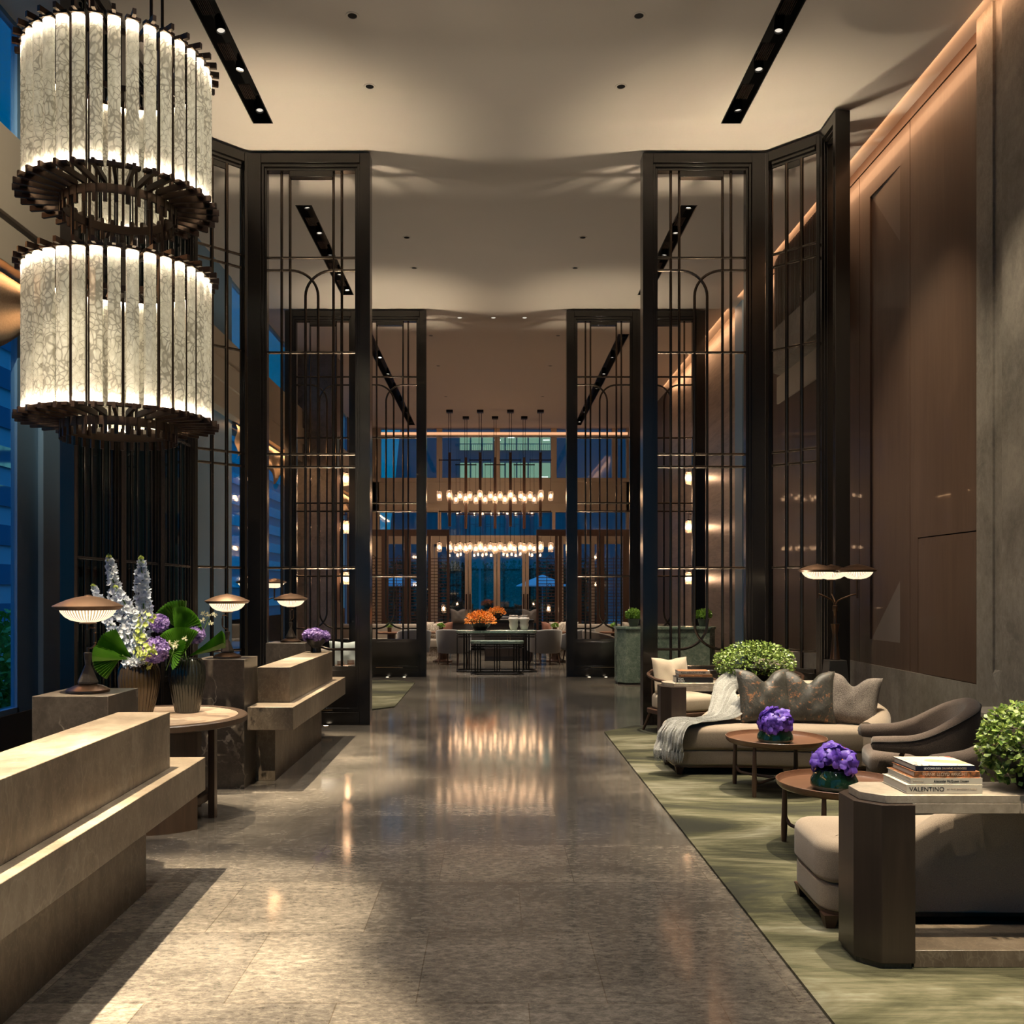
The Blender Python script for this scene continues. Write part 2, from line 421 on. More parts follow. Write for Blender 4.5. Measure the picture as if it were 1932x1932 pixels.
    g.l(em.outputs[0], mx.inputs[1]); g.l(gl.outputs[0], mx.inputs[2]); g.l(mx.outputs[0], nt.nodes['Material Output'].inputs[0]); MT['lamp_glass'] = m
    # clear glass that passes light
    def clear(name, col, refl=.08):
        m, nt, b = newmat(name); g = N(nt); nt.nodes.remove(b)
        tr = g.n('BsdfTransparent'); tr.inputs[0].default_value = c4(col); gl = g.n('BsdfGlossy'); gl.inputs['Roughness'].default_value = .03
        fr = g.n('Fresnel'); ge = g.n('NewGeometry'); g.l(g.math('ADD', g.math('MULTIPLY', ge.outputs['Backfacing'], -.76), 1.45), fr.inputs[0]); mx = g.n('MixShader'); g.l(g.math('ADD', fr.outputs[0], refl*.3), mx.inputs[0])
        g.l(tr.outputs[0], mx.inputs[1]); g.l(gl.outputs[0], mx.inputs[2]); g.l(mx.outputs[0], nt.nodes['Material Output'].inputs[0]); return m
    MT['glass'] = clear('window_glass', (.86,.93,.96)); MT['glass_end'] = clear('end_wall_glass', (.84,.9,.93), .3); MT['jar'] = clear('jar_glass', (1,.93,.86), .3)
    nt = MT['jar'].node_tree; g = N(nt); out = nt.nodes['Material Output']; src = out.inputs[0].links[0].from_socket
    tl = g.n('BsdfTranslucent'); tl.inputs[0].default_value = (.95,.85,.75,1); mx = g.n('MixShader'); mx.inputs[0].default_value = .12
    g.l(src, mx.inputs[1]); g.l(tl.outputs[0], mx.inputs[2]); g.l(mx.outputs[0], out.inputs[0])
    MT['bowl_green'] = plain('dark_green_glass', (.008,.03,.016), .06, 0, Coat_Weight=.6)
    MT['black_ceramic'] = plain('black_ceramic', (.012,.011,.01), .3)
    MT['vase_brown'] = plain('brown_ribbed_glass', (.05,.032,.015), .22, .35, Coat_Weight=.4)
    MT['vase_black'] = plain('smoky_ribbed_glass', (.022,.022,.016), .16, .35, Coat_Weight=.5)
    MT['white_ceramic'] = plain('white_ceramic', (.68,.62,.55), .25)
    MT['pot'] = plain('green_grey_pot', (.06,.075,.06), .5)
    def leafm(name, c1, c2, sc=40, tl=.25):
        m, nt, b = newmat(name); g = N(nt)
        f = g.noise(g.coord(), sc, 2, .5); g.l(g.ramp(f, [(.35,c1),(.65,c2)]), b.inputs['Base Color']); b.inputs['Roughness'].default_value = .45
        tr = g.n('BsdfTranslucent'); g.l(g.ramp(f, [(.35,c1),(.65,c2)]), tr.inputs[0]); mx = g.n('MixShader'); mx.inputs[0].default_value = tl
        g.l(b.outputs[0], mx.inputs[1]); g.l(tr.outputs[0], mx.inputs[2]); g.l(mx.outputs[0], nt.nodes['Material Output'].inputs[0]); return m
    MT['ivy'] = leafm('ivy_leaf', (.035,.095,.008), (.28,.36,.075), 55)
    MT['fan'] = leafm('fan_leaf', (.035,.12,.006), (.085,.22,.015), 8, .3)
    MT['shrub'] = leafm('shrub_leaf', (.09,.2,.02), (.22,.38,.04), 30)
    MT['stem'] = plain('green_stem', (.09,.16,.03), .6)
    MT['white_fl'] = leafm('pale_petal', (.50,.55,.68), (.82,.84,.86), 14)
    MT['lime_fl'] = leafm('lime_petal', (.46,.55,.1), (.75,.8,.3), 30)
    MT['purple_fl'] = leafm('lilac_petal', (.14,.07,.28), (.45,.32,.62), 30)
    MT['violet_fl'] = leafm('violet_petal', (.07,.025,.32), (.2,.1,.58), 22, .2)
    MT['orange_fl'] = leafm('orange_petal', (.55,.14,.012), (.85,.33,.05), 20)
    MT['cream_fl'] = leafm('cream_petal', (.5,.48,.28), (.75,.7,.5), 20)
    MT['bluegrey_dusk'] = plain('blue_grey_dusk_tint', (.2,.37,.56), .5)  # blue raised to paint in dusk window light on the left piers
    MT['brown_panel'] = plain('brown_panel', (.085,.062,.046), .5)
    MT['paper'] = plain('page_edges', (.55,.52,.46), .9)
    MT['navy'] = plain('navy_cover', (.012,.015,.035), .4); MT['ivory'] = plain('ivory_cover', (.6,.54,.43), .45)
    MT['book_black'] = plain('black_cover', (.012,.012,.012), .4); MT['book_brown'] = plain('brown_cover', (.17,.075,.03), .4)
    MT['ink'] = plain('black_ink', (.01,.01,.01), .6); MT['white_ink'] = plain('white_ink', (.8,.78,.72), .6); MT['tan_ink'] = plain('tan_ink', (.5,.4,.3), .6); MT['orange_ink'] = plain('orange_ink', (.6,.28,.1), .6)
    m, nt, b = newmat('drawn_cover'); g = N(nt)
    f = g.noise(g.coord((1,1,1)), 7, 2, .4, 1.2); ln = g.ramp(g.math('ABSOLUTE', g.math('SUBTRACT', f, .5)), [(0,1.0),(.012,0.0)])
    f2 = g.noise(g.coord((1,1,1), (3,1,0)), 5, 1, .4); rd = g.ramp(f2, [(.62,0.0),(.63,1.0)])
    tn = g.ramp(f2, [(.36,1.0),(.37,0.0)])
    c = g.mix(rd, g.mix(tn, (.68,.62,.5), (.55,.38,.22)), (.6,.12,.07)); g.l(g.mix(ln, c, (.04,.04,.05)), b.inputs['Base Color']); b.inputs['Roughness'].default_value = .35; MT['drawn'] = m
    m, nt, b = newmat('orange_print_cover'); g = N(nt)
    f = g.noise(g.coord((1,1,1)), 40, 4, .7); g.l(g.ramp(f, [(.35,(.05,.03,.02)),(.5,(.22,.1,.04)),(.65,(.6,.2,.08))]), b.inputs['Base Color']); b.inputs['Roughness'].default_value = .4; MT['orange_print'] = m
    MT['umbrella'] = plain('outdoor_canvas', (.55,.6,.65), .8)
    MT['hedge'] = leafm('hedge_leaf', (.015,.05,.025), (.05,.12,.06), 12)
    MT['facade'] = plain('facade_panel', (.4,.6,.72), .6)
    MT['facade_glass'] = plain('facade_glass', (.3,.62,.95), .04, .85)
    MT['facade_dark'] = plain('slate_facade', (.17,.2,.22), .6); MT['facet'] = plain('lit_veneer', (.17,.14,.125), .45)  # facet colour lightened for the light the niche triangles catch
    MT['lit_green'] = emis('lit_office_window', (.52,.9,.62), .40)
    MT['tube_light'] = emis('office_tube_light', (.8,1,.85), 4)
    MT['paving'] = plain('outdoor_paving', (.16,.16,.16), .8)
mats()
# ================================================================== SETTING
CEIL = 6.86; XL = -4.40; XR = 4.55; YB = 30.0; YF = -3.0
def holes_plane(xs, ys, hole, z):
    mb = MB(); idx = {}
    for i, x in enumerate(xs):
        for j, y in enumerate(ys):
            idx[i,j] = len(mb.v); mb.v.append((x,y,z))
    for i in range(len(xs)-1):
        for j in range(len(ys)-1):
            cx = (xs[i]+xs[i+1])/2; cy = (ys[j]+ys[j+1])/2
            if not hole(cx, cy): mb.f.append((idx[i,j], idx[i,j+1], idx[i+1,j+1], idx[i+1,j]))
    return mb
SLX = [(-2.69,-2.49),(2.57,2.77)]
SLY = [(1.5,10.42),(12.66,16.47),(19.0,29.4)]
def in_slot(x, y): return any(a<x<b for a,b in SLX) and any(a<y<b for a,b in SLY)
struct('floor', MB().box(XL-.3, XR+.3, YF, YB+.3, -.12, 0), MT['floor'])
struct('ceiling', holes_plane([XL-.02,-2.69,-2.49,2.57,2.77,XR+.4], [YF,1.5,10.42,12.66,16.47,19.0,29.4,YB+.3], in_slot, CEIL), MT['ceiling'], smooth=False)
fr = MB()
for k in range(8): x = lerp(XL,XR,k/7); fr.box(x-.06,x+.06,YF-.15,YF,0,CEIL)
for z in (0,3.0,CEIL-.1): fr.box(XL,XR,YF-.14,YF-.01,z,z+.1)
wnd = struct('window_10', fr, MT['bronze']); struct('window_pane', MB().box(XL,XR,YF-.08,YF-.07,0,CEIL), MT['glass'], wnd)  # glazing behind the camera is unseen, added to let in blue dusk light

# carpets
def rug(name, poly, lab):
    o = obj(name, MB().prism(poly, 0, .014), MT['rug']); return tag(o, lab, 'carpet')
rug('carpet', [(1.252,-2.9),(1.252,10.47),(1.66,10.95),(3.15,10.95),(3.6,10.45),(3.6,9.95),(4.42,9.95),(4.42,-2.9)], 'large mottled green carpet under the sofas and coffee tables')
rug('carpet', [(-4.2,12.3),(-1.75,12.3),(-1.36,12.75),(-1.36,16.1),(-1.75,16.5),(-4.2,16.5)], 'mottled green carpet with cut corners behind the reception screens')

# ---- right wall
wr = struct('wall_right', MB().box(XR+.16, XR+.5, YF, YB+.3, 0, CEIL), MT['groove'])
def slab(y0,y1,z0,z1,mat,name='wall_panel',x0=XR,x1=XR+.2):
    struct(name, MB().box(x0,x1,y0,y1,z0,z1), mat, wr)
g = .006
W = MT['wall_wood']
slab(8.56,9.94-g,.72,2.16,W); slab(9.94+g,10.13-g,.72,2.16+g*2,W); slab(8.56,10.13-g,2.16+g*2,6.735,W)
slab(8.72,9.86,.73,2.085,W,x0=XR-.012)
def niche(y0,y1,a,b,z0,z1):
    slab(y0,a,.72,6.735,W); slab(b,y1,.72,6.735,W); slab(a,b,.72,z0,W); slab(a,b,z1,6.735,W)
    slab(a,b,z0,z1,W,'niche_back',XR+.022,XR+.17)
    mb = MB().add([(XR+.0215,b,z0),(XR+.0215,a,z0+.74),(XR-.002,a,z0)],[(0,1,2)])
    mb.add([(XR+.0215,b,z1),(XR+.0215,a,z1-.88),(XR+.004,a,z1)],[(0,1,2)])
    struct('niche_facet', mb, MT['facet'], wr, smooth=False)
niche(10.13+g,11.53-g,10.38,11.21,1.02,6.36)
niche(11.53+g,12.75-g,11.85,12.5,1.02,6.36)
slab(12.75+g,15.5,.72,6.735,W)
slab(8.56,15.5,6.745,CEIL,W,'cornice',XR-.01)
for y0,y1 in ((8.56,10.3),(10.304,12.1),(12.104,15.5)): slab(y0,y1,0,.72,MT['wall_stone'],'wainscot',XR-.02)
slab(15.5,24,0,CEIL,MT['strata'],'marble_wall'); slab(24,YB,0,CEIL,MT['brown_panel'],'end_panel')
slab(16.75,17.25,0,CEIL,MT['bluegrey_dusk'],'metal_strip',XR-.06)
# stone pilaster with a flute ending in a pointed scoop
pm = MB().box(XR-.1,XR+.3,8.27,8.545,0,CEIL).box(XR-.1,XR+.3,8.05,8.09,0,CEIL).box(XR-.078,XR+.3,8.09,8.27,0,CEIL).box(XR-.1,XR+.3,8.09,8.27,0,.72)
pm.add([(XR-.1,8.27,.72),(XR-.1,8.27,.86),(XR-.078,8.27,.9),(XR-.1,8.18,.72),(XR-.1,8.18,.74),(XR-.078,8.18,.9)],[(0,1,4,3),(1,2,5,4)])
pm.add([(XR-.1,8.09,.72),(XR-.1,8.09,.86),(XR-.078,8.09,.9),(XR-.1,8.18,.72),(XR-.1,8.18,.74),(XR-.078,8.18,.9)],[(0,3,4,1),(1,4,5,2)])
struct('pillar_right', pm, MT['wall_stone'], smooth=False)
struct('pillar_right', MB().box(XR-.14,XR+.3,6.2,8.046,0,CEIL).box(XR-.10,XR+.3,4.0,6.194,0,CEIL), MT['wall_stone'], smooth=False)
struct('wall_right_rear', MB().box(XR,XR+.3,YF,4.0,0,CEIL), MT['brown_panel'])
# bulging ribbed balcony front with a grey stone band, on the right wall beyond the screen
def bpath(u, d):
    if u < .7: return (XR-d, lerp(12.05,14.0,u/.7))
    a = (u-.7)/.3*PI/2; return (XR-d*math.cos(a)+.01, 14.0+.62*math.sin(a))
bal = struct('trim_balcony', MB().grid(36,2,lambda u,v:(*bpath(u,.30),lerp(5.02,5.54,v))).prism([bpath(k/30,.30) for k in range(31)]+[(XR+.01,12.05)],5.535,5.56).prism([bpath(k/30,.30) for k in range(31)]+[(XR+.01,12.05)],5.0,5.02), MT['wall_stone'])
rb = MB()
for k in range(44):
    x,y = bpath(k/43*.97,.24); rb.box(x-.012,x+.012,y-.016,y+.016,5.56,6.66)
rb.grid(36,2,lambda u,v:(*bpath(u,.21),lerp(5.56,6.66,v)))
struct('trim_rib', rb, MT['wall_wood'], bal)
struct('trim_lit_wall', MB().box(XR-.03,XR+.02,12.05,14.8,4.58,5.0), MT['cream'], bal)  # cream slab paints in the bright lit wall below the stone band
# ---- left wall: sills, piers, beam, windows
sill = MB().box(XL-.35,XL,YF,YB,0,.47)
struct('wall_left', sill, plain('blue_grey_stone', (.07,.075,.08), .4))
struct('beam_left', MB().box(XL-.4,XL+.16,YF,YB,4.46,5.64).box(XL-.4,XL+.2,YF,YB,4.86,5.2), MT['cream'], bevel=.004)
WY = [(2.6,8.64),(15.6,20.0),(22.2,28.0)]
def pier(y0,y1,mat,dx=0,z0=.47,z1=CEIL): struct('wall_left_pier', MB().box(XL-.09,XL+dx,y0,y1,z0,z1), mat, smooth=False)
pier(YF,2.6,MT['brown_panel']); pier(8.64,9.0,MT['bluegrey_dusk'],-.02); pier(9.006,9.4,MT['bluegrey_dusk'],.03); pier(9.4,10.8,MT['brown_panel']); pier(10.8,15.6,MT['bluegrey_dusk'])
pier(28.0,YB,MT['brown_panel'])
struct('pillar_left', MB().box(XL-.3,-3.6,20.6,21.3,0,CEIL), MT['strata_dark'], smooth=False)
struct('trim_pillar', MB().box(-3.6,-3.5,20.66,21.24,0,CEIL), MT['wall_wood'], smooth=False)
pier(20.0,22.2,MT['brown_panel'])
for n,(y0,y1) in enumerate(WY):
    for z0,z1,tag_ in ((.47,4.46,'window_%d'%(2*n+1)),(5.64,CEIL,'window_%d'%(2*n+2))):
        fr = MB()
        for y in (y0,y1-.03): fr.box(XL-.08,XL-.02,y,y+.03,z0,z1)
        k = 3 if n == 0 else 2
        for q in range(1,k): yy = lerp(y0,y1,q/k); fr.box(XL-.075,XL-.025,yy-.03,yy+.03,z0,z1)
        fr.box(XL-.08,XL-.02,y0,y1,z0,z0+.05).box(XL-.08,XL-.02,y0,y1,z1-.05,z1)
        w = struct(tag_, fr, MT['bluegrey_dusk'])
        struct('window_pane', MB().box(XL-.055,XL-.045,y0+.03,y1-.03,z0+.05,z1-.05), MT['glass'], w)
    # roman shade below the warm cove
    for q,(a,b) in enumerate(((y0+.05,(y0+y1)/2-.03),((y0+y1)/2+.03,y1-.05))):
        ph = n*2+q
        def shade(u,v,a=a,b=b,ph=ph):
            y = lerp(a,b,u); drop = .50+.10*math.sin(5*u*PI+ph)+.10*abs(math.sin(2*PI*u))
            z = 4.42 - drop*v
            x = XL+.05+.03*math.sin(v*PI*3)+.02*math.sin(u*26+ph)*v
            return (x,y,z)
        o = obj('roman_shade', MB().grid(40,14,shade), MT['curtain'])
        tag(o, ['gathered bronze roman shade over the window beside the reception desks','gathered bronze roman shade over the window behind the reception screen','gathered bronze roman shade over the far left window'][n] + (', nearer half' if q == 0 else ', farther half'), 'window shade')

# ---- end wall (Y = 30)
sc30 = YB/1750
def X30(px): return (px-931)*sc30
def Z30(py): return 1.6-(py-1115)*sc30
struct('wall_back', MB().box(XL,XR,YB,YB+.3,4.15,5.23).box(XL,-3.7,YB,YB+.3,0,CEIL).box(4.3,XR,YB,YB+.3,0,CEIL), MT['cream'], smooth=False)
struct('trim_back', MB().box(XL,XR,YB-.05,YB,4.42,4.44).box(XL,XR,YB-.08,YB,5.12,5.25), MT['cream'])
fr = MB()
for px in (713,829,938,1045,1160): fr.box(X30(px)-.09,X30(px)+.09,YB-.02,YB+.2,5.23,CEIL)
w = struct('window_7', fr, MT['cream']); struct('window_pane', MB().box(-3.7,4.3,YB+.1,YB+.11,5.23,CEIL), MT['glass_end'], w)
fr = MB().box(-3.7,4.3,YB,YB+.2,3.12,3.36).box(-3.7,4.3,YB,YB+.2,3.36,3.40)
for px in (829,1045): fr.box(X30(px)-.05,X30(px)+.05,YB,YB+.2,3.4,4.15)
w = struct('window_8', fr, MT['cream']); struct('window_pane', MB().box(-3.7,4.3,YB+.1,YB+.11,3.4,4.15), MT['glass_end'], w)
for n,(a,b) in enumerate(((820,883),(884,937),(938,991),(992,1055))):
    x0, x1 = X30(a), X30(b)
    d = struct('door_%d'%(n+1), MB().box(x0,x0+.1,YB-.02,YB+.1,0,3.12).box(x1-.1,x1,YB-.02,YB+.1,0,3.12).box(x0,x1,YB-.02,YB+.1,0,.12).box(x0,x1,YB-.02,YB+.1,3.02,3.12), MT['cream'], bevel=.004)
    struct('door_pane', MB().box(x0+.1,x1-.1,YB+.03,YB+.04,.12,3.02), MT['glass_end'], d)
    struct('door_handle', MB().tube([(x1-.05 if n%2==0 else x0+.05,YB-.07,1.0),(x1-.05 if n%2==0 else x0+.05,YB-.07,1.5)],.02), MT['brown_metal'], d)
for a,b in ((-3.7,X30(820)-.02),(X30(1055)+.02,4.3)):
    d = struct('window_9', MB().box(a,a+.12,YB,YB+.1,0,3.12).box(b-.12,b,YB,YB+.1,0,3.12).box(lerp(a,b,.5)-.05,lerp(a,b,.5)+.05,YB,YB+.1,0,3.12).box(a,b,YB,YB+.1,0,.15), MT['cream'])
    struct('window_pane', MB().box(a,b,YB+.05,YB+.06,.15,3.12), MT['glass_end'], d)
# ledge and glowing strip stand in for a cove's reflection at the end wall
struct('trim_reflection_ledge', MB().box(XL,XR,YB-.3,YB-.12,6.55,6.60), MT['cream'])
o = obj('cove_reflection', MB().box(-3.6,4.3,YB-.32,YB-.30,6.60,6.68), MT['reflected_strip']); tag(o, 'warm glowing strip standing in for a cove reflection above the upper end windows', 'cove reflection')

# ---- recessed light tracks
def spot_body():
    return MB().lathe([(.042,.16),(.048,.15),(.048,.03),(.044,0),(.038,0),(.036,.02)], 18)
lens_me = MB().lathe([(0,.012),(.03,.012),(.036,.015)], 16).mesh('lens')
body_me = None
def track(sx, sy, lab, ys, bright):
    global body_me
    x0,x1 = SLX[sx]; y0,y1 = SLY[sy]; cx = (x0+x1)/2
    t = thing('recessed_light_track', lab, 'recessed light track', (cx, y0, CEIL))
    L = y1-y0; h = .1
    mb = MB().box(-h-.012,-h,-.012,L+.012,-.004,.24).box(h,h+.012,-.012,L+.012,-.004,.24).box(-h,h,-.012,0,-.004,.24).box(-h,h,L,L+.012,-.004,.24).box(-h-.012,h+.012,-.012,L+.012,.24,.25)
    obj('housing', mb, MT['black'], t, smooth=False)
    if body_me is None: body_me = spot_body().mesh('spotlight')
    for i, yy in enumerate(ys):
        s = obj('spotlight', body_me, MT['black'], t, loc=(.02,yy-y0,.02))
        s.rotation_euler = (R(rnd.uniform(-12,12)), R(rnd.uniform(-10,10)), 0)
        l = bpy.data.objects.new('lens', lens_me.copy() if i in bright else lens_me); COL.objects.link(l); l.parent = s
        if i in bright: l.data.materials.clear(); l.data.materials.append(MT['lens'])
        elif not l.data.materials: l.data.materials.append(MT['lens_dim'])
        gr = MB()
        for q in range(7): gr.box(-.07+q*.018,-.063+q*.018,-.14,.14,0,.012)
        if sy < 2 and i+1 < len(ys): obj('air_grille', gr, MT['brown_metal'], t, loc=(.0,(ys[i]+ys[i+1])/2-y0,.012))
Y1 = [3.4,4.6,5.9,7.2,7.95,8.75,9.4,10.2]
track(0,0,'black recessed track of spotlights over the reception desks',Y1,(6,))
track(1,0,'black recessed track of spotlights over the green carpet and sofas',Y1,(4,))
Y2 = [12.8,13.7,14.6,15.5,16.3]
track(0,1,'black recessed spotlight track over the bay behind the reception screen',Y2,(4,))
track(1,1,'black recessed spotlight track over the green marble counter',Y2,(0,))
Y3 = [19.3,21,22.6,24.2,25.8,27.4,29]
track(0,2,'long black spotlight track on the reception side of the far lounge ceiling',Y3,(1,))
track(1,2,'long black spotlight track on the marble wall side of the far lounge ceiling',Y3,(3,))
dl_rim = MB().lathe([(.042,-.0012),(.044,-.004),(.06,-.004),(.063,0)], 24, cap=False).mesh('rim')
dl_well = MB().lathe([(0,-.001),(.043,-.001)], 20).mesh('well')
dl_lit = MB().lathe([(0,-.001),(.043,-.001)], 20).mesh('well')
rim_mat = MT['ceiling']
rows = {8.48:'over the near end of the hall', 9.67:'just before the first screens', 13.8:'just past the first screens', 15.1:'midway between the screens', 19.1:'just past the second screens', 21.66:'over the middle of the far lounge', 25.1:'before the hanging jar lights'}
for yy, wh in rows.items():
    for x, sd in ((-1.29,'reception side'),(1.33,'sofa side')):
        d = thing('ceiling_downlight', 'small dark ceiling downlight %s, %s' % (wh, sd), 'downlight', (x,yy,CEIL-.001), 0, 'ceiling downlights')
        obj('rim', dl_rim, rim_mat, d); obj('well', dl_well, MT['black'], d)
for x, nm in ((-.65,'nearest the reception side'),(0,'middle of the three'),(.6,'nearest the marble counter side')):
    d = thing('lit_downlight', 'bright round downlight above the stone consoles, ' + nm, 'downlight', (x,17.85,CEIL-.001), 0, 'lit ceiling downlights')
    obj('rim', dl_rim, MT['white_ceramic'], d); obj('well', dl_lit, MT['lens_dim'], d)

# ---- outside
facade = thing('office_building', 'blue glass office block outside the windows beside the reception desks', 'building', (-15,0,0))
obj('wall', MB().box(-.4,0,8,70,-1,11.5), MT['facade'], facade)
for k in range(9):
    z = .6+k*1.2
    mb = MB()
    obj('window_band', MB().box(0,.06,8.2,70,z,z+.62), MT['facade_glass'], facade)
for k in range(9):
    obj('lit_window', MB().box(.06,.09,20+k*2.3,20.5+k*2.3,1.0+1.2*(k*5%7),1.04+1.2*(k*5%7)), MT['tube_light'], facade)
apt = thing('apartment_building', 'dark office building with two rows of green lit windows behind the end wall', 'building', (0,58,0))
obj('wall', MB().add([(-7.2,0,-2),(40,0,-2),(40,0,24),(-4.6,0,24),(-7.2,6,-2),(40,6,-2),(40,6,24),(-4.6,6,24)],[(0,1,2,3),(4,7,6,5),(0,3,7,4),(1,5,6,2),(3,2,6,7)]), MT['facade_dark'], apt, smooth=False)
for zr,(z0,z1) in enumerate(((8.2,9.6),(10.4,11.4))):
    for k in range(8):
        x = -2.1+k*.72
        obj('lit_window', MB().box(x,x+.62,-.06,-.03,z0,z1), MT['lit_green'], apt)
rl = MB()
for k in range(50): rl.box(-2.2+k*.118,-2.18+k*.118,-.14,-.12,10.25,10.75)
rl.box(-2.2,3.7,-.15,-.11,10.75,10.79)
obj('railing', rl, MT['facade_dark'], apt)
for x,z in ((.05,11.0),(.9,11.15),(3.0,11.2),(3.1,11.0),(.2,8.5),(3.0,8.7)): obj('tube_light', MB().box(x,x+.4,-.12,-.08,z,z+.04), MT['tube_light'], apt)
struct('ground', MB().box(-40,60,YB+.3,90,-.5,-.05).box(-40,XL-.36,-10,90,-.5,-.05), MT['paving'])
def leaf_blob(n, rx, ry, rz, size, seed, zmin=-1, shell=.55):
    r = random.Random(seed); mb = MB()
    for _ in range(n):
        while True:
            d = Vector((r.gauss(0,1),r.gauss(0,1),r.gauss(0,1))).normalized()
            if d.z > zmin: break
        q = lerp(shell,1,r.random()**.5); c = Vector((d.x*rx*q,d.y*ry*q,d.z*rz*q))
        t = Vector((r.gauss(0,1),r.gauss(0,1),r.gauss(0,1)))
        dd = (d*.6+t*.6).normalized(); s = size*r.uniform(.7,1.3)
        mb.petal(c, dd, d+t*.3, s, s*.75, r.uniform(-.3,.3))
    return mb
for x0,x1,lab in ((-4.2,-.6,'clipped dark hedge outside the end wall, umbrella side'),(-.5,4.6,'clipped dark hedge outside the end wall, double door side')):
    r = random.Random(int(x1*10)); mb = MB().box(x0,x1,37.2,37.9,-.05,2.5)
    for _ in range(2600):
        c = (r.uniform(x0+.1,x1-.1),r.uniform(37.0,37.25),r.uniform(0,2.75)); mb.petal(c,(r.gauss(0,1),-.6,r.gauss(0,1)),(0,-1,.3),.16,.12)
    o = obj('hedge', mb, MT['hedge']); tag(o, lab, 'hedge')
for x,y,lab in ((-3.45,34.2,'white garden umbrella seen through the lattice left of the doors'),(1.85,35,'white garden umbrella seen beyond the double doors')):
    u = thing('garden_umbrella', lab, 'umbrella', (x,y,-.05))
    obj('pole', MB().tube([(0,0,0),(0,0,2.2)],.025), MT['bluegrey_dusk'], u)
    obj('canopy', MB().lathe([(1.0,1.82),(.98,1.86),(.05,2.25),(0,2.26)], 8), MT['umbrella'], u, smooth=False)
for k,(x,y,s) in enumerate(((-5.6,10.2,.55),(-6.4,12.2,.7),(-7.6,15.0,.8))):
    b = thing('garden_shrub', ['low green shrub just outside the window beside the desks','mid green shrub behind the nearest outdoor shrub','taller green shrub farthest along outside the window'][k], 'shrub', (x,y,-.05))
    obj('foliage', leaf_blob(700,s,s,s*.9,.14,k+3), MT['shrub'], b, loc=(0,0,s*.8)); obj('stem', MB().tube([(0,0,0),(0,0,s)],.03), MT['stem'], b)

# ================================================================== METAL SCREENS
ZT = 6.64; ZK = .70
def bars(panel, x0, Wd, D, style):
    y = D/2
    def b(name, pts, r=.0165): obj(name, MB().tube(pts, r, 10), MT['bronze' if style == 'dark' else 'bar'], panel)
    if style == 'full':
        for f in (.157,.253,.747,.843): b('vertical_bar', [(x0+f*Wd,y,ZK),(x0+f*Wd,y,ZT)])
        for z in (5.61,4.469,3.245,3.093,1.878): b('cross_bar', [(x0,y,z),(x0+Wd,y,z)])
        for sgn in (0,1):
            def X(f): return x0 + (f if sgn == 0 else 1-f)*Wd
            xa, xb = .253, .572; P = [(X(0),y,5.459),(X(xa),y,5.459)]
            for k in range(1,11):
                a = PI/2*k/10; P.append((X(xa+(xb-xa)*math.sin(a)), y, 5.459-.31*(1-math.cos(a))))
            for k in range(0,11):
                a = PI/2*k/10; P.append((X(xb-(xb-xa)*(1-math.cos(a))), y, 1.208-.31*math.sin(a)))
            P.append((X(0),y,.898)); b('arched_bar', P)
        obj('header_notch', MB().box(x0+.253*Wd,x0+.747*Wd,.05,D-.05,6.566,ZT), MT['bronze'], panel, bevel=.004)
    elif style == 'narrow':
        for f in (.33,.67): b('vertical_bar', [(x0+f*Wd,y,ZK),(x0+f*Wd,y,ZT)], .022)
        for z in (5.61,5.459,4.469,3.245,3.093,1.878,.898): b('cross_bar', [(x0,y,z),(x0+Wd,y,z)])
        obj('header_notch', MB().box(x0+.33*Wd,x0+.67*Wd,.05,D-.05,6.566,ZT), MT['bronze'], panel, bevel=.004)
    elif style == 'dark':
        for f in (.2,.37,.63,.8): b('vertical_bar', [(x0+f*Wd,y-.03,ZK),(x0+f*Wd,y-.03,ZT)], .014)
        for z in (5.61,4.469,3.245,1.878): b('cross_bar', [(x0,y-.03,z),(x0+Wd,y-.03,z)])
        obj('dark_pane', MB().box(x0,x0+Wd,y+.02,y+.03,ZK,ZT), MT['dark_glass'], panel)
def panel(parent, x, y, rz, pl, Wd, pr, D=.2, style='full', strip=True):
    T = pl+Wd+pr; e = .03; q = .012
    mb = MB()
    for a,b,s in ((0,pl,1),(pl+Wd,T,-1)):
        w = b-a; i1 = min(.062,w*.35); i2 = min(.03,w*.2)
        if s > 0: mb.box(a,b-i1,0,D,0,6.83).box(b-i1,b-i2,q*2,D-q*2,0,6.78).box(b-i2,b,q*4,D-q*4,0,6.74)
        else: mb.box(a+i1,b,0,D,0,6.83).box(a+i2,a+i1,q*2,D-q*2,0,6.78).box(a,a+i2,q*4,D-q*4,0,6.74)
    A = pl-min(.062,pl*.35); B = T-pr+min(.062,pr*.35)
    mb.box(A,B,.001,D-.001,6.715,6.829).box(A+.03,B-.03,q*2,D-q*2,6.675,6.716).box(pl,T-pr,q*4,D-q*4,ZT,6.68)
    mb.box(A,B,.001,D-.001,0,.15).box(A+.03,B-.03,q*2,D-q*2,.15,.2).box(A+.03,B-.03,q*2,D-q*2,.65,ZK)
    p = obj('screen_panel', mb, MT['bronze'], parent, (x,y,0), rz, bevel=.0025, seg=1)
    obj('kick_panel', MB().box(pl-.001,T-pr+.001,q*4,D-q*4,.2,.65), MT['bronze'], p)
    if style: bars(p, pl, Wd, D, style)
    if strip: obj('brass_strip', MB().box(pl+.25*Wd,pl+.75*Wd,-.008,.0,.172,.184), MT['brass'], p)
    return p
ul_me = MB().lathe([(.0275,.006),(.028,.009),(.04,.008),(.042,0)], 18, cap=False).mesh('ring'); ul_l = MB().lathe([(0,.0075),(.027,.0075)], 14).mesh('lens')
ULS = []
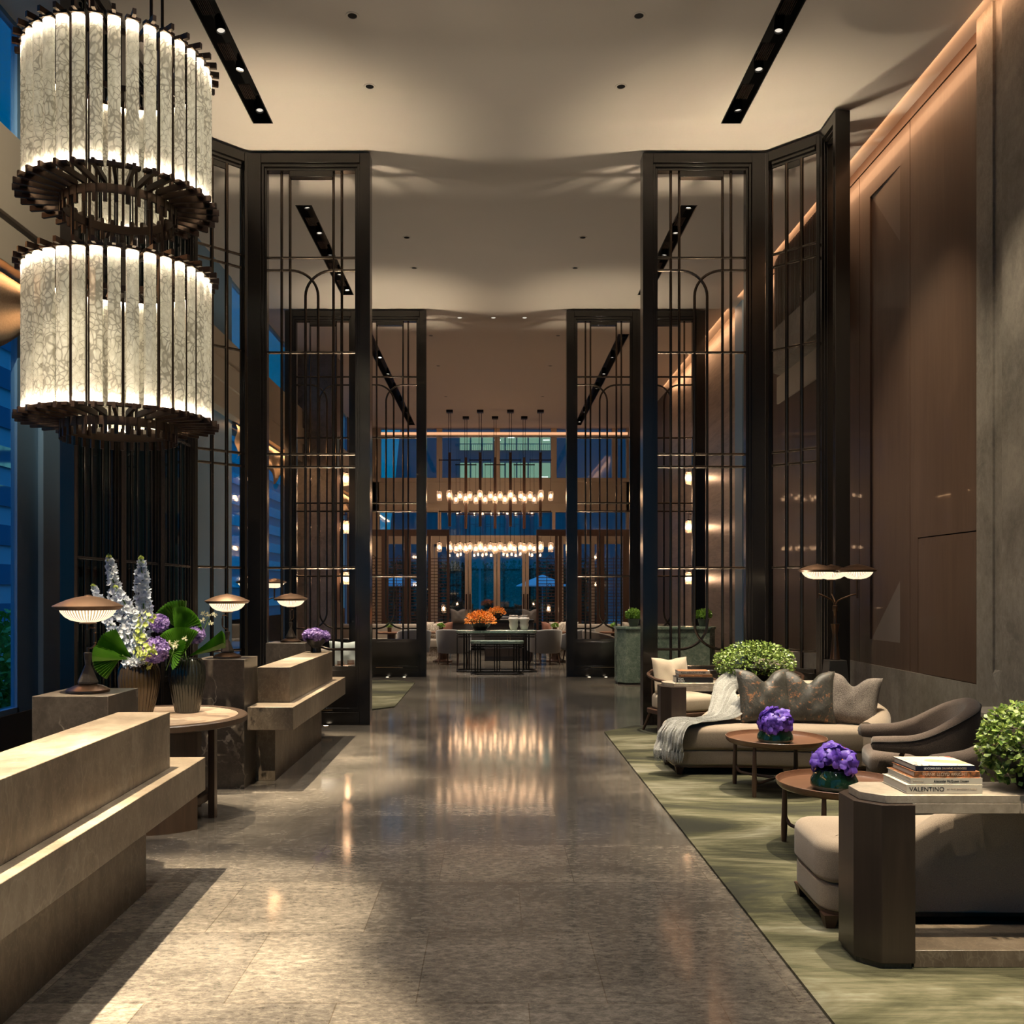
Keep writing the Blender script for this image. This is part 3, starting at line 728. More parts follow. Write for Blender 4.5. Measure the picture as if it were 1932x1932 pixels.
def uplight(x, y, lab):
    t = thing('floor_uplight', lab, 'uplight', (x,y,0), 0, 'floor uplights'); obj('ring', ul_me, MT['brass'], t); obj('lens', ul_l, MT['lens'], t); ULS.append((x,y))
YS1 = 11.07; YS2 = 17.28
s = thing('lattice_screen', 'tall dark bronze lattice screen behind the reception desks, with an angled wing', 'screen', (-2.935,YS1,0))
panel(s, 0,0,0, .22,1.056,.185)
panel(s, -.475,-.48,R(45), .06,.555,.06, .12,'narrow',False)
for k in range(3): panel(s, -.475,-.48-3.04+k*1.0133,R(90), .085,.843,.085, .12,'dark',False)
s = thing('lattice_screen', 'tall dark bronze lattice screen behind the cream armchairs, with an angled wing', 'screen', (1.784,YS1,0))
panel(s, 0,0,0, .185,1.056,.22)
panel(s, 1.461,0,R(-45), .06,.555,.06, .12,'narrow',False)
panel(s, 1.936,-.48,R(-90), .12,.26,.12, .16,None,False)
s = thing('lattice_screen', 'farther dark lattice screen on the reception side of the hall, two bays wide', 'screen', (-3.89,YS2,0))
panel(s, 0,0,0, .21,.98,.13); panel(s, 1.32,0,0, .13,1.0,.186)
s = thing('lattice_screen', 'farther dark lattice screen behind the green marble counter, two bays wide', 'screen', (1.363,YS2,0))
panel(s, 0,0,0, .207,.98,.125); panel(s, 1.312,0,0, .125,.92,.23)
for x,y,l in ((-2.42,10.96,'small floor uplight at the foot of the near reception side screen, outer one'),(-1.98,10.96,'small floor uplight at the foot of the near reception side screen, inner one'),
    (2.35,10.96,'small floor uplight at the foot of the near sofa side screen, inner one'),(2.8,10.96,'small floor uplight at the foot of the near sofa side screen, outer one'),
    (-1.96,17.15,'small floor uplight before the far reception side screen, middle one'),(-1.65,17.15,'small floor uplight before the far reception side screen, innermost'),(-2.3,17.15,'small floor uplight before the far reception side screen, outermost'),
    (1.77,17.15,'small floor uplight before the far counter side screen, inner one'),(2.08,17.15,'small floor uplight before the far counter side screen, outer one')): uplight(x,y,l)
# ================================================================== RECEPTION SIDE
def desk(lab, loc, rz, flip=1):
    """origin: floor corner of the base nearest the hall at the end by the round table; runs along local y*flip"""
    t = thing('reception_desk', lab, 'reception desk', loc, rz)
    def Y(a,b): return (min(a*flip,b*flip), max(a*flip,b*flip))
    a,b = Y(0,2.11); obj('base', MB().box(-.165,0,a,b,0,.474), MT['desk'], t, bevel=.002)
    a,b = Y(-.32,2.33); obj('counter_slab', MB().box(-.15,.22,a,b,.474,.66), MT['desk'], t, bevel=.003)
    a,b = Y(0,2.06); obj('upper_block', MB().box(-.15,.125,a,b,.66,.957), MT['desk'], t, bevel=.003)
    return t
desk('long stacked stone reception desk nearest the camera, running out of view', (-1.845,4.93,0), R(1.2), -1)
desk('stacked stone reception desk with the small purple flower bowl', (-1.84,7.82,0), 0, 1)
for x0,x1,y0,y1,l in ((-2.43,-2.03,4.885,5.30,'square veined stone plinth at the end of the nearest desk'),(-2.42,-2.015,7.5,7.92,'square veined stone plinth behind the round table'),(-2.42,-2.0,9.86,10.28,'square veined stone plinth at the far end of the second desk')):
    o = obj('stone_plinth', MB().box(0,x1-x0,0,y1-y0,0,1.045), MT['vein'], None, (x0,y0,0), bevel=.002); tag(o, l, 'plinth', 'lamp plinths')
# -- lamps
def head_parts(par, z=0, sc=1.0, xy=(0,0)):
    x,y = xy
    sh = obj('lamp_shade', MB().lathe([(.155*sc,.452*sc),(.16*sc,.45*sc),(.182*sc,.468*sc),(.181*sc,.472*sc),(.15*sc,.488*sc),(.105*sc,.507*sc),(.06*sc,.52*sc),(.02*sc,.526*sc),(.018*sc,.531*sc),(0,.533*sc)],48), MT['copper'], par, (x,y,z), ang=25)
    obj('glass_bowl', MB().lathe([(.146*sc,.451*sc),(.138*sc,.435*sc),(.118*sc,.412*sc),(.088*sc,.394*sc),(.05*sc,.385*sc),(.03*sc,.383*sc),(0,.383*sc)],64), MT['lamp_glass'], sh)
    obj('bowl_cap', MB().lathe([(0,.372*sc),(.044*sc,.374*sc),(.046*sc,.379*sc),(.03*sc,.386*sc),(0,.386*sc)],24), MT['copper'], sh)
    return sh
def table_lamp(lab, loc, rz):
    t = thing('table_lamp', lab, 'table lamp', loc, rz, 'reception desk lamps')
    obj('base', MB().lathe([(.110,0),(.113,.004),(.112,.014),(.1,.022),(.075,.034),(.052,.042),(0,.043)],40), MT['copper'], t)
    obj('stone_neck', MB().lathe([(.052,.044),(.057,.05),(.057,.058),(.016,.149),(.0165,.155),(.0232,.205),(.023,.214),(.016,.218),(0,.219)],6), MT['vein'], t, bevel=.002, smooth=False)
    obj('crank_arm', MB().tube(spline([(0,0,.237),(.02,0,.243),(.036,0,.255),(.039,0,.27),(.039,0,.335),(.036,0,.35),(.02,0,.353),(0,0,.353)],5),.0045,8).tube([(0,0,.215),(0,0,.245)],.0065,10).tube([(0,0,.34),(0,0,.376)],.0068,10), MT['copper'], t)
    obj('grip', MB().lathe([(.0075,.268),(.009,.27)]+[(.0072+.0009*(k%2),.272+k*.0035) for k in range(15)]+[(.009,.326),(.0075,.328)],12,(.039,0,0)), MT['copper'], t)
    head_parts(t)
    return t
table_lamp('domed copper table lamp on the plinth nearest the camera', (-2.225,5.09,1.046), R(0))
table_lamp('domed copper table lamp on the plinth behind the round table', (-2.213,7.71,1.046), R(180))
table_lamp('domed copper table lamp on the far plinth beside the hydrangea bowl', (-2.2,10.07,1.046), R(60))
# -- round table
RT = (-2.375,6.54)
t = thing('round_table', 'round wooden table with a pink beige marble top holding the big vases', 'table', (RT[0],RT[1],0))
obj('rim', MB().lathe([(.555,.672),(.60,.672),(.618,.68),(.62,.715),(.612,.722),(.556,.722),(.555,.70),(.555,.672)],72,cap=False), MT['round_wood'], t)
mt = MB().lathe([(0,.69),(.5545,.69),(.5545,.7185),(0,.7185)],64)
obj('marble_inset', mt, MT['tabletop_marble'], t)
def arc_panel(a0,a1,r0,r1,z0,z1,n=14):
    mb = MB()
    for k in range(n): 
        pass
    pts = [(r1*math.cos(R(lerp(a0,a1,k/n))),r1*math.sin(R(lerp(a0,a1,k/n)))) for k in range(n+1)] + [(r0*math.cos(R(lerp(a1,a0,k/n))),r0*math.sin(R(lerp(a1,a0,k/n)))) for k in range(n+1)]
    return mb.prism(pts,z0,z1)
for a0,a1,ra in ((-150,-39,.5),(-1,14,.41),(60,110,.41),(140,180,.41)): obj('curved_panel', arc_panel(a0,a1,ra-.045,ra,0,.672), MT['round_wood'], t)
obj('lower_shelf', MB().lathe([(0,.12),(.36,.12),(.364,.125),(.364,.165),(.36,.17),(0,.17)],48), MT['round_wood'], t)
def ribvase(name, lab, loc, prof, mat, n=30, amp=.045):
    o = obj(name, MB().lathe(prof, n*6, rip=lambda a,z: amp*(abs(math.cos(a*n/2))-.5)), mat, None, loc); tag(o, lab, 'vase'); return o
pv = lambda r,h: [(r*.62,0),(r*.66,.006),(r*.78,h*.2),(r*.95,h*.5),(r,h*.7),(r*.97,h*.85),(r*.84,h*.97),(r*.78,h),(r*.72,h*.99),(r*.7,h*.9),(r*.74,h*.7),(0,h*.55)]
ribvase('ribbed_vase', 'brown ribbed glass vase holding the tall white delphiniums', (-2.53,6.62,.7222), pv(.142,.37), MT['vase_brown'])
ribvase('ribbed_vase', 'smoky black ribbed vase holding fan palm leaves', (-2.325,6.86,.7222) if False else (-2.225,6.74,.7222), pv(.128,.385), MT['vase_black'])
# -- flowers
def floret(mb, c, d, size, n, curl, r):
    d = Vector(d).normalized(); a = d.cross(Vector((0,0,1)));
    if a.length < .05: a = Vector((1,0,0))
    a.normalize(); b = d.cross(a); ph = r.random()*6
    for k in range(n):
        q = ph+2*PI*k/n; mb.petal(c, a*math.cos(q)+b*math.sin(q)+d*.35, d, size, size*.85, curl)
def delphinium(lab, base, tip, r0, seed, n=120, bend=.0):
    r = random.Random(seed); t = thing('delphinium', lab, 'delphinium', base, 0, 'delphiniums in the brown vase')
    e = Vector(tip)-Vector(base); mid = e*.5+Vector((bend,0,.0)); path = spline([(0,0,0),mid,e],10)
    obj('stem', MB().tube(path,.005,6), MT['stem'], t)
    mb = MB(); tp = MB()
    for k in range(n):
        f = lerp(.16,1.0,(k+r.random())/n); p = path[min(len(path)-1,int(f*(len(path)-1)))]
        rad = r0*min(1,(1.06-f)*2.4)
        d = Vector((r.gauss(0,1),r.gauss(0,1),r.gauss(0,.35))).normalized()
        if f > .93: floret(tp, p+d*rad*.8, d+Vector((0,0,.5)), .013, 4, .7, r)
        else: floret(mb, p+d*rad*r.uniform(.3,1.15), d+Vector((0,0,.15)), .031*min(1,(1.3-f)*2.2), 5, .35, r)
    obj('blossoms', mb, MT['white_fl'], t); obj('buds', tp, MT['lime_fl'], t)
B = (-2.53,6.62,1.05)
delphinium('tallest white delphinium, leaning toward the window', B, (-2.765,6.66,1.87), .042, 1, 170, -.03)
delphinium('tall white delphinium standing straight behind the others', (-2.51,6.66,1.05), (-2.555,6.72,1.86), .052, 2, 220, .01)
delphinium('short white delphinium poking out above the nearest lamp', (-2.56,6.64,1.05), (-2.90,6.7,1.655), .03, 3, 95, -.02)
delphinium('creamy delphinium crossing in front of the taller ones', (-2.46,6.55,1.03), (-2.665,6.52,1.645), .04, 4, 150, .05)
delphinium('low pale blue delphinium spray resting on the brown vase rim', (-2.60,6.55,1.08), (-2.44,6.46,1.02+.1), .03, 5, 60, 0)
def ball(name, lab, cat, c, rad, mat, n, size, k, seed, grp, squash=1, pts=4):
    r = random.Random(seed); t = thing(name, lab, cat, (c[0],c[1],c[2]), 0, grp); mb = MB()
    for i in range(n):
        z = 1-2*(i+.5)/n; q = i*2.399963; s = math.sqrt(1-z*z); d = Vector((s*math.cos(q),s*math.sin(q),z))
        q2 = rad*r.uniform(.82,1.08); floret(mb, (d.x*q2,d.y*q2,d.z*q2*squash), d+Vector((r.gauss(0,.35),r.gauss(0,.35),r.gauss(0,.35))), size, pts, k, r)
    obj('flower_head', mb, mat, t); return t
ball('hydrangea','lilac hydrangea hanging over the rim between the two vases','hydrangea',(-2.37,6.5,1.185),.08,MT['purple_fl'],230,.021,.15,11,'hydrangeas on the round table')
ball('hydrangea','small lilac hydrangea half hidden behind the lime orchids','hydrangea',(-2.40,6.66,1.37),.06,MT['purple_fl'],150,.018,.15,12,'hydrangeas on the round table')
ball('hydrangea','purple hydrangea among the fan leaves of the black vase','hydrangea',(-2.155,6.72,1.285),.058,MT['purple_fl'],170,.018,.15,13,'hydrangeas on the round table')
def orchid_spray(lab, pts, seed, mat, n=26, size=.024):
    r = random.Random(seed); t = thing('orchid_spray', lab, 'orchid', pts[0]); mb = MB()
    P = spline([Vector(p)-Vector(pts[0]) for p in pts],8); obj('stem', MB().tube(P,.004,6), MT['stem'], t)
    for i in range(n):
        p = P[int((i+.5)/n*len(P))]; d = Vector((r.gauss(0,1),-abs(r.gauss(0,.8)),r.gauss(0,.5))).normalized()
        floret(mb, p+d*.045*r.uniform(.5,1.2), d, size, 5, .15, r)
    obj('blossoms', mb, mat, t)
orchid_spray('lime green orchid spray in front of the delphiniums', [(-2.47,6.56,1.08),(-2.46,6.5,1.2),(-2.46,6.48,1.32),(-2.41,6.5,1.43)], 21, MT['lime_fl'], 44)
orchid_spray('lower lime orchid spray drooping over the hydrangea', [(-2.46,6.54,1.08),(-2.42,6.44,1.2),(-2.38,6.38,1.21),(-2.36,6.38,1.15)], 22, MT['lime_fl'], 26)
def fanleaf(lab, base, heart, d, nrm, rad, span, seed, pleats=22, cup=.12):
    t = thing('fan_palm_leaf', lab, 'palm leaf', base, 0, 'fan palm leaves in the vases')
    base = Vector(base); heart = Vector(heart)-base; d = Vector(d).normalized(); nrm = Vector(nrm).normalized()
    sd = d.cross(nrm).normalized(); nrm = sd.cross(d).normalized()
    obj('stem', MB().tube([(0,0,0),heart*.5+Vector((0,0,.01)),heart],.005,6), MT['stem'], t)
    n = pleats*2; mb = MB(); r = random.Random(seed)
    vs = [tuple(heart)]; rows_ = 4
    for j in range(1,rows_+1):
        f = j/rows_
        for k in range(n+1):
            a = R(span)*(k/n-.5); rr = rad*f*(1 if k%2 else .985)*(1-.05*abs(k/n-.5))
            p = heart + d*rr*math.cos(a) + sd*rr*math.sin(a) + nrm*((.030*f*rad/.2)*(1 if k%2 else -1)*.5 + cup*f*f*math.cos(a*1.0)*rad - .25*abs(math.sin(a))*rad*f*f)
            vs.append(tuple(p))
    fs = []
    for k in range(n): fs.append((0,1+k,2+k))
    for j in range(rows_-1):
        for k in range(n):
            a = 1+j*(n+1)+k; fs.append((a,a+1,a+n+2,a+n+1))
    mb.add(vs,fs); obj('blade', mb, MT['fan'], t, smooth=False)
VB = (-2.225,6.74,1.04); VA = (-2.53,6.62,1.04)
fanleaf('folded fan leaf reaching toward the nearest lamp', VA, (-2.56,6.56,1.13), (-.85,-.1,.62), (.4,-.8,.5), .25, 55, 1, 12)
fanleaf('narrow fan leaf bent down over the brown vase', VA, (-2.60,6.5,1.15), (-.62,-.2,-.35), (.3,-.9,.3), .2, 60, 2, 10)
fanleaf('narrow fan leaf lying low on the brown vase rim', VA, (-2.56,6.5,1.12), (-.8,-.1,.2), (.2,-.5,.8), .24, 45, 3, 10)
fanleaf('upright fan leaf at the top beside the delphiniums', VB, (-2.27,6.78,1.30), (-.42,0,.9), (.35,-.9,.1), .24, 62, 4, 12)
fanleaf('large open fan leaf facing the hall', VB, (-2.30,6.70,1.30), (.5,.1,.6), (0,-1,.35), .2, 110, 5, 16)
fanleaf('lower dull fan leaf standing above the black vase', VB, (-2.23,6.64,1.13), (-.1,-.12,.95), (.05,-1,.15), .22, 80, 6, 18)
fanleaf('long fan leaf spreading out toward the second desk', VB, (-2.19,6.66,1.13), (.95,-.05,.42), (-.1,-.8,.7), .31, 26, 7, 8)
fanleaf('small fan leaf folded down between the vases', VB, (-2.31,6.6,1.17), (.45,-.25,-.05), (.3,-1,.2), .15, 120, 8, 14)
for c,l,sd in (((-2.235,6.56,1.24),'creamy spiky thistle beside the lilac hydrangea',31),((-2.08,6.78,1.40),'creamy spiky thistle above the open fan leaf',32)):
    r = random.Random(sd); t = thing('thistle', l, 'flower', c); mb = MB()
    for q in range(5):
        o = Vector((r.uniform(-.05,.05),r.uniform(-.02,.02),r.uniform(-.04,.04)))
        for k in range(16): mb.petal(o,(r.gauss(0,1),r.gauss(0,1),r.gauss(0,1)),(0,-1,.2),.026,.006,.1)
    obj('flower_head', mb, MT['cream_fl'], t); obj('stem', MB().tube([(0,0,0),(-.05,0,-.12),(-.08,0,-.2)],.003,6), MT['stem'], t)
# -- hydrangea bowl on the second desk
o = thing('footed_bowl','black swirled footed bowl on the far end of the second desk','bowl',(-1.86,9.72,.9575))
obj('bowl', MB().lathe([(.052,0),(.055,.004),(.048,.045),(.052,.06),(.09,.1),(.112,.135),(.108,.15),(.098,.155),(.08,.13),(0,.09)],60,rip=lambda a,z:.05*math.sin(a*9+z*40)), MT['black_ceramic'], o)
for c,rr,l,sd in (((-1.93,9.70,1.135),.058,'round lilac hydrangea at the desk lamp side of the footed bowl',41),((-1.85,9.66,1.14),.07,'largest lilac hydrangea in the middle of the footed bowl',42),((-1.77,9.72,1.125),.05,'purple hydrangea at the hall side of the footed bowl',43)):
    ball('hydrangea',l,'hydrangea',c,rr,MT['purple_fl'],170,.019,.15,sd,'hydrangeas in the footed bowl')

# ================================================================== CHANDELIER
CH = (-2.52,6.25)
ch = thing('drum_chandelier','two tier drum chandelier of glowing mica glass slabs over the round table','chandelier',(CH[0],CH[1],0))
NF = 34; RG = .57
for ti,(zb,zt) in enumerate(((4.235,5.13),(2.76,3.71))):
    ring = MB()
    def band(r,z0,z1,w=.008):
        return MB().lathe([(r-w,z0),(r+w,z0),(r+w,z1),(r-w,z1),(r-w,z0)],64,cap=False)
    tier = obj('ring_frame', band(.36,zb-.10,zb-.045), MT['brown_metal'], ch)
    obj('upper_ring', band(.36,zt+.02,zt+.06), MT['brown_metal'], tier)
    H = zt-zb
    glass = MB().add([(RG+.010,-.034,zb),(RG-.010,-.036,zb),(RG+.000,0,zb),(RG+.026,0,zb),(RG-.010,.038,zb),(RG+.010,.036,zb),
                      (RG+.010,-.036,zt),(RG-.010,-.038,zt),(RG+.000,0,zt),(RG+.026,0,zt),(RG-.010,.038,zt),(RG+.010,.036,zt)],
        [(0,3,9,6),(3,5,11,9),(1,7,8,2),(2,8,10,4),(0,6,7,1),(4,10,11,5),(0,1,2,3),(3,2,4,5),(6,9,8,7),(9,11,10,8)])
    tw = Matrix.Translation((RG+.006,0,0)) @ Matrix.Rotation(R(9),4,'Z') @ Matrix.Translation((-RG-.006,0,0))
    glass.v = [tuple(tw @ Vector(p)) for p in glass.v]; glass = glass.mesh('glass_slab', False)
    br = MB()
    for z in (zb,zt):
        s_ = -1 if z == zb else 1
        z0,z1 = (z-.045,z-.008) if s_ < 0 else (z+.008,z+.045)
        br.box(.36,RG+.075,-.011,.011,z0,z1)
        bx = MB().box(RG-.012,RG+.03,-.044,.044,*( (z-.022,z-.001) if s_ < 0 else (z+.001,z+.022))); br.add([tw @ Vector(p) for p in bx.v], bx.f)
    br.box(RG-.09,RG-.07,-.009,.009,zb-.02,zt+.02).box(.355,.372,-.012,.012,zb-.16,zb-.02)
    br = br.mesh('bracket', False)
    ld = MB().box(RG+.003,RG+.011,-.024,.024,zb+.002,zb+.008).box(RG+.003,RG+.011,-.024,.024,zt-.008,zt-.002); ld.v = [tuple(tw @ Vector(p)) for p in ld.v]; ld = ld.mesh('led_bar', False)
    for k in range(NF):
        a = 2*PI*(k+.3)/NF
        obj('glass_slab', glass, MT['mica'], tier, rz=a); b_ = obj('bracket', br, MT['brown_metal'], tier, rz=a)
        obj('led_bar', ld, MT['led'], tier, rz=a)
for k in range(4):
    a = PI/4+k*PI/2+.2; x,y = .34*math.cos(a),.34*math.sin(a)
    obj('suspension_rod', MB().tube([(x,y,2.68),(x,y,CEIL-.02)],.011,8), MT['brown_metal'], ch)
obj('ceiling_plate', MB().lathe([(0,CEIL-.002),(.42,CEIL-.002),(.42,CEIL-.03),(0,CEIL-.03)],40), MT['brown_metal'], ch)
# ================================================================== SOFA SIDE
FL = Matrix.Diagonal((1,-1,1,1)); ID = Matrix.Identity(4)
def sofa(lab, loc, flip):
    M = FL if flip else ID; f = -1 if flip else 1
    t = thing('curved_sofa', lab, 'sofa', loc, 0, 'curved linen sofas')
    P = rpoly([(.055,-.60),(.6,-.595),(1.15,-.67),(1.62,-.72),(1.93,-.55),(1.93,-.03),(.03,-.03)], [.14,.3,.3,.25,.3,.2,.14], 6)
    Pi = inset(P,.012)
    obj('base_rail', MB().prism(inset(P,.02),.062,.08,M), MT['leg_wood'], t)
    obj('seat_base', MB().cushion(Pi,.08,.212,.015,.02,4,0,M), MT['linen'], t)
    obj('seat_cushion', MB().cushion(inset(P,.0),.213,.412,.03,.055,6,.008,M), MT['linen'], t)
    rows_ = [(.40,-.06,.1,.425,.09,0),(.50,-.055,.1,.50,.10,.03),(.62,-.05,.1,.58,.11,.05),(.8,-.05,.1,.64,.12,.06),(1.1,-.05,.1,.665,.13,.06),(1.45,-.055,.1,.665,.14,.06),(1.70,-.08,.1,.65,.15,.06),(1.85,-.17,.1,.62,.16,.05),(1.915,-.33,.1,.57,.165,.03),(1.885,-.46,.1,.54,.175,.0),(1.80,-.60,.1,.51,.19,0),(1.70,-.69,.1,.485,.2,0),(1.665,-.715,.1,.475,.19,0)]
    sp = spline([Vector(r[:3]) for r in rows_],4); s2 = spline([Vector(r[3:]) for r in rows_],4)
    obj('backrest', MB().wall([(a.x,a.y,a.z,b.x,b.y,b.z) for a,b in zip(sp,s2)], M, 8), MT['linen'], t)
    pp = [M@Vector((a.x,a.y+b.y*.46,b.x-.03)) for a,b in zip(sp,s2)]
    obj('piping', MB().tube(pp,.0045,6), MT['linen'], t)
    for x,y in ((.11,-.54),(.085,-.09),(1.02,-.58),(1.75,-.62),(1.05,-.1),(1.82,-.14)):
        obj('leg', MB().add([(x-.035,y-.035,.064),(x+.035,y-.035,.064),(x+.035,y+.035,.064),(x-.035,y+.035,.064),(x-.02,y-.02,0),(x+.02,y-.02,0),(x+.02,y+.02,0),(x-.02,y+.02,0)],[(0,3,2,1),(4,5,6,7),(0,1,5,4),(1,2,6,5),(2,3,7,6),(3,0,4,7)],M), MT['leg_wood'], t, loc=(0,0,.0135 if False else 0), smooth=False)
    return t
sofa('curved beige linen sofa with three cushions and a grey throw', (1.5,8.58,.0145), False)
sofa('curved beige linen sofa seen from behind the stone console in the corner', (1.5,4.29,.0145), True)
def pillow_mesh(w,h,d,chop=.12,seed=0):
    r = random.Random(seed); ph = r.random()*6
    mb = MB()
    for sgn in (1,-1):
        def fn(u,v):
            a = 2*u-1; b = 2*v-1
            x = a*w/2*(1-.07*(1-b*b)); z = b*h/2*(1-.07*(1-a*a))
            th = d/2*((1-a**4)*(1-b**4))**.55
            z -= chop*h*math.exp(-(a/.32)**2)*max(0,(b+.2)/1.2)**2*1.6
            th += .006*math.sin(7*a+ph)*math.sin(5*b+ph)*(1-a*a)*(1-b*b)
            th *= 1-.35*math.exp(-(a/.2)**2)*max(0,b)
            return (x, sgn*th, z+h/2)
        mb.grid(28,28,fn)
    return mb
def pillow(lab, loc, w, h, d, mat, lean, rz, chop=.12, seed=0, roll=0, grp=None):
    o = obj('throw_pillow', pillow_mesh(w,h,d,chop,seed), mat, None, loc); o.rotation_euler = Euler((R(lean),R(roll),R(rz)),'XYZ'); return tag(o, lab, 'cushion', grp)
pillow('copper flecked brocade cushion next to the grey throw', (2.43,8.20,.425), .50,.50,.17, MT['brocade'], -18, 4, .13, 1)
pillow('copper flecked brocade cushion in the middle of the three', (2.78,8.17,.425), .46,.48,.15, MT['brocade'], -16, -14, .13, 2)
pillow('grey brown woven cushion at the arm end of the curved sofa', (3.10,8.11,.425), .46,.46,.17, MT['wovengrey'], -18, -26, .13, 3, 6)
pillow('copper brocade cushion on the sofa behind the corner console', (2.62,4.66,.425), .5,.48,.17, MT['brocade'], 14, 8, .1, 4)
# grey throw: from the backrest top, over the seat, hanging at the front corner
tp = spline([(2.30,8.63,.60),(2.24,8.55,.665),(2.17,8.42,.60),(2.05,8.30,.475),(1.88,8.19,.445),(1.72,8.09,.45),(1.605,8.00,.445),(1.535,7.955,.38),(1.515,7.945,.27),(1.505,7.94,.22)],8)
wd = spline([(.46,0,0),(.46,0,0),(.40,0,0),(.33,0,0),(.27,0,0),(.27,0,0),(.29,0,0),(.29,0,0),(.28,0,0),(.27,0,0)],8)
def throw(u,v):
    i = u*(len(tp)-1); k = min(int(i),len(tp)-2); q = i-k; p = tp[k].lerp(tp[k+1],q); w = lerp(wd[k].x,wd[k+1].x,q)
    d = (tp[min(k+1,len(tp)-1)]-tp[max(k-1,0)]); d.z = 0; d.normalize(); sd = Vector((-d.y,d.x,0))
    if u < .3: sd = sd.lerp(Vector((-.9,.0,-.42)),1-u/.3)
    if u > .72: sd = sd.lerp(Vector((.75,-.62,0)),(u-.72)/.28)
    if sd.dot(Vector((-1,0,0))) > 0 and u > .72: pass
    sd.normalize(); s = v-.5
    fold = .020*math.sin(s*24+u*7)+.012*math.sin(s*41-u*11)
    o = p + sd*s*w*(1+.1*math.sin(u*9))
    if u < .72: o.z += abs(fold)+.010
    else: o += Vector((-.5,-.8,0))*(abs(fold)+.012); o.z += .012
    o.z -= .02*math.sin(abs(s)*PI)*(1 if .15<u<.7 else 0)*0
    return tuple(o)
th = thing('throw_blanket','grey mohair throw blanket with fringe draped over the curved sofa','blanket',(0,0,0))
obj('blanket', MB().grid(90,48,throw), MT['throw'], th, sub=0)
fr = MB(); r = random.Random(5)
for k in range(70):
    v = k/69; p = Vector(throw(1,v)); L = r.uniform(.05,.10); a = r.uniform(-.3,.3)
    fr.tube([p,p+Vector((.01*a,-.006,-L*.5)),p+Vector((.03*a+r.uniform(-.01,.01),-.004,-L))],[.004,.0035,.0015],5)
obj('fringe', fr, MT['throw'], th)
# coffee tables
def coffee(lab, loc, rz):
    t = thing('coffee_table', lab, 'coffee table', loc, rz, 'round wooden tray tables')
    obj('tray_top', MB().lathe([(0,.378),(.33,.378),(.372,.384),(.385,.397),(.391,.426),(.389,.428),(.385,.427),(.379,.402),(.37,.393),(0,.392)],72), MT['table_wood'], t)
    for k in range(4):
        a = PI/4+k*PI/2; c,s_ = math.cos(a),math.sin(a)
        obj('leg', MB().tube([(c*.355,s_*.355,.38),(c*.36,s_*.36,.1),(c*.362,s_*.362,0)],[.0135,.02,.016],10), MT['leg_wood'], t)
    for k in range(4):
        a = PI/4+k*PI/2; c,s_ = math.cos(a),math.sin(a)
        obj('stretcher', MB().tube(spline([(c*.36,s_*.36,.2),(c*.34,s_*.34,.135),(c*.28,s_*.28,.1),(0,0,.098)],5),[.006]*3+[.012]*13,8), MT['leg_wood'], t)
    return t
coffee('round walnut tray table in front of the curved sofa, farther one', (2.25,7.39,.0145), R(2))
coffee('round walnut tray table closest to the corner console', (2.13,5.66,.0145), R(8))
def orchidbowl(lb, lo, loc, seed, sx=1):
    o = obj('glass_bowl', MB().lathe([(.10,0),(.125,.008),(.139,.03),(.136,.06),(.115,.1),(.1,.122),(.095,.122),(.105,.1),(.12,.06),(0,.03)],48), MT['bowl_green'], None, loc); tag(o, lb, 'bowl')
    r = random.Random(seed); t = thing('orchid_posy', lo, 'orchids', (loc[0],loc[1],loc[2]+.11), 0, 'violet orchid posies')
    for k in range(34):
        z = r.uniform(-.12,1); q = k*2.39996; s_ = math.sqrt(max(0,1-z*z)); d = Vector((s_*math.cos(q),s_*math.sin(q),z))
        mb = MB(); c = Vector((d.x*.115,d.y*.115,.03+d.z*.115)); n = (d+Vector((r.gauss(0,.25),r.gauss(0,.25),r.gauss(0,.2)))).normalized()
        a = n.cross(Vector((0,0,1)));
        if a.length < .1: a = Vector((1,0,0))
        a.normalize(); b = n.cross(a); ph = r.random()*6
        for j in range(5):
            e = ph+2*PI*j/5; w = .052 if j%2 else .042; dd = a*math.cos(e)+b*math.sin(e); L = r.uniform(.046,.056)
            tip = c+dd*L+n*.012*r.uniform(-1,1.4); m1 = c+dd*L*.62+n*.012; sd = n.cross(dd)
            mb.add([c,m1-sd*w*.5,tip-sd*w*.3,tip+dd*.006+n*.002,tip+sd*w*.3,m1+sd*w*.5,m1+n*.005],[(0,6,1),(1,6,2),(2,6,3),(3,6,4),(4,6,5),(5,6,0)])
        obj('blossom', mb, MT['violet_fl'], t, ang=89)
        if k % 2 == 0: obj('blossom_heart', MB().lathe([(0,0),(.005,.004),(0,.012)],6,c+n*.008), MT['orange_fl'], t)
orchidbowl('low dark green glass bowl on the farther tray table','violet orchid blooms in the bowl before the curved sofa',(2.22,7.31,.4075),7)
orchidbowl('low dark green glass bowl on the tray table by the corner console','violet orchid blooms in the bowl behind the stacked art books',(2.05,5.58,.4075),8)
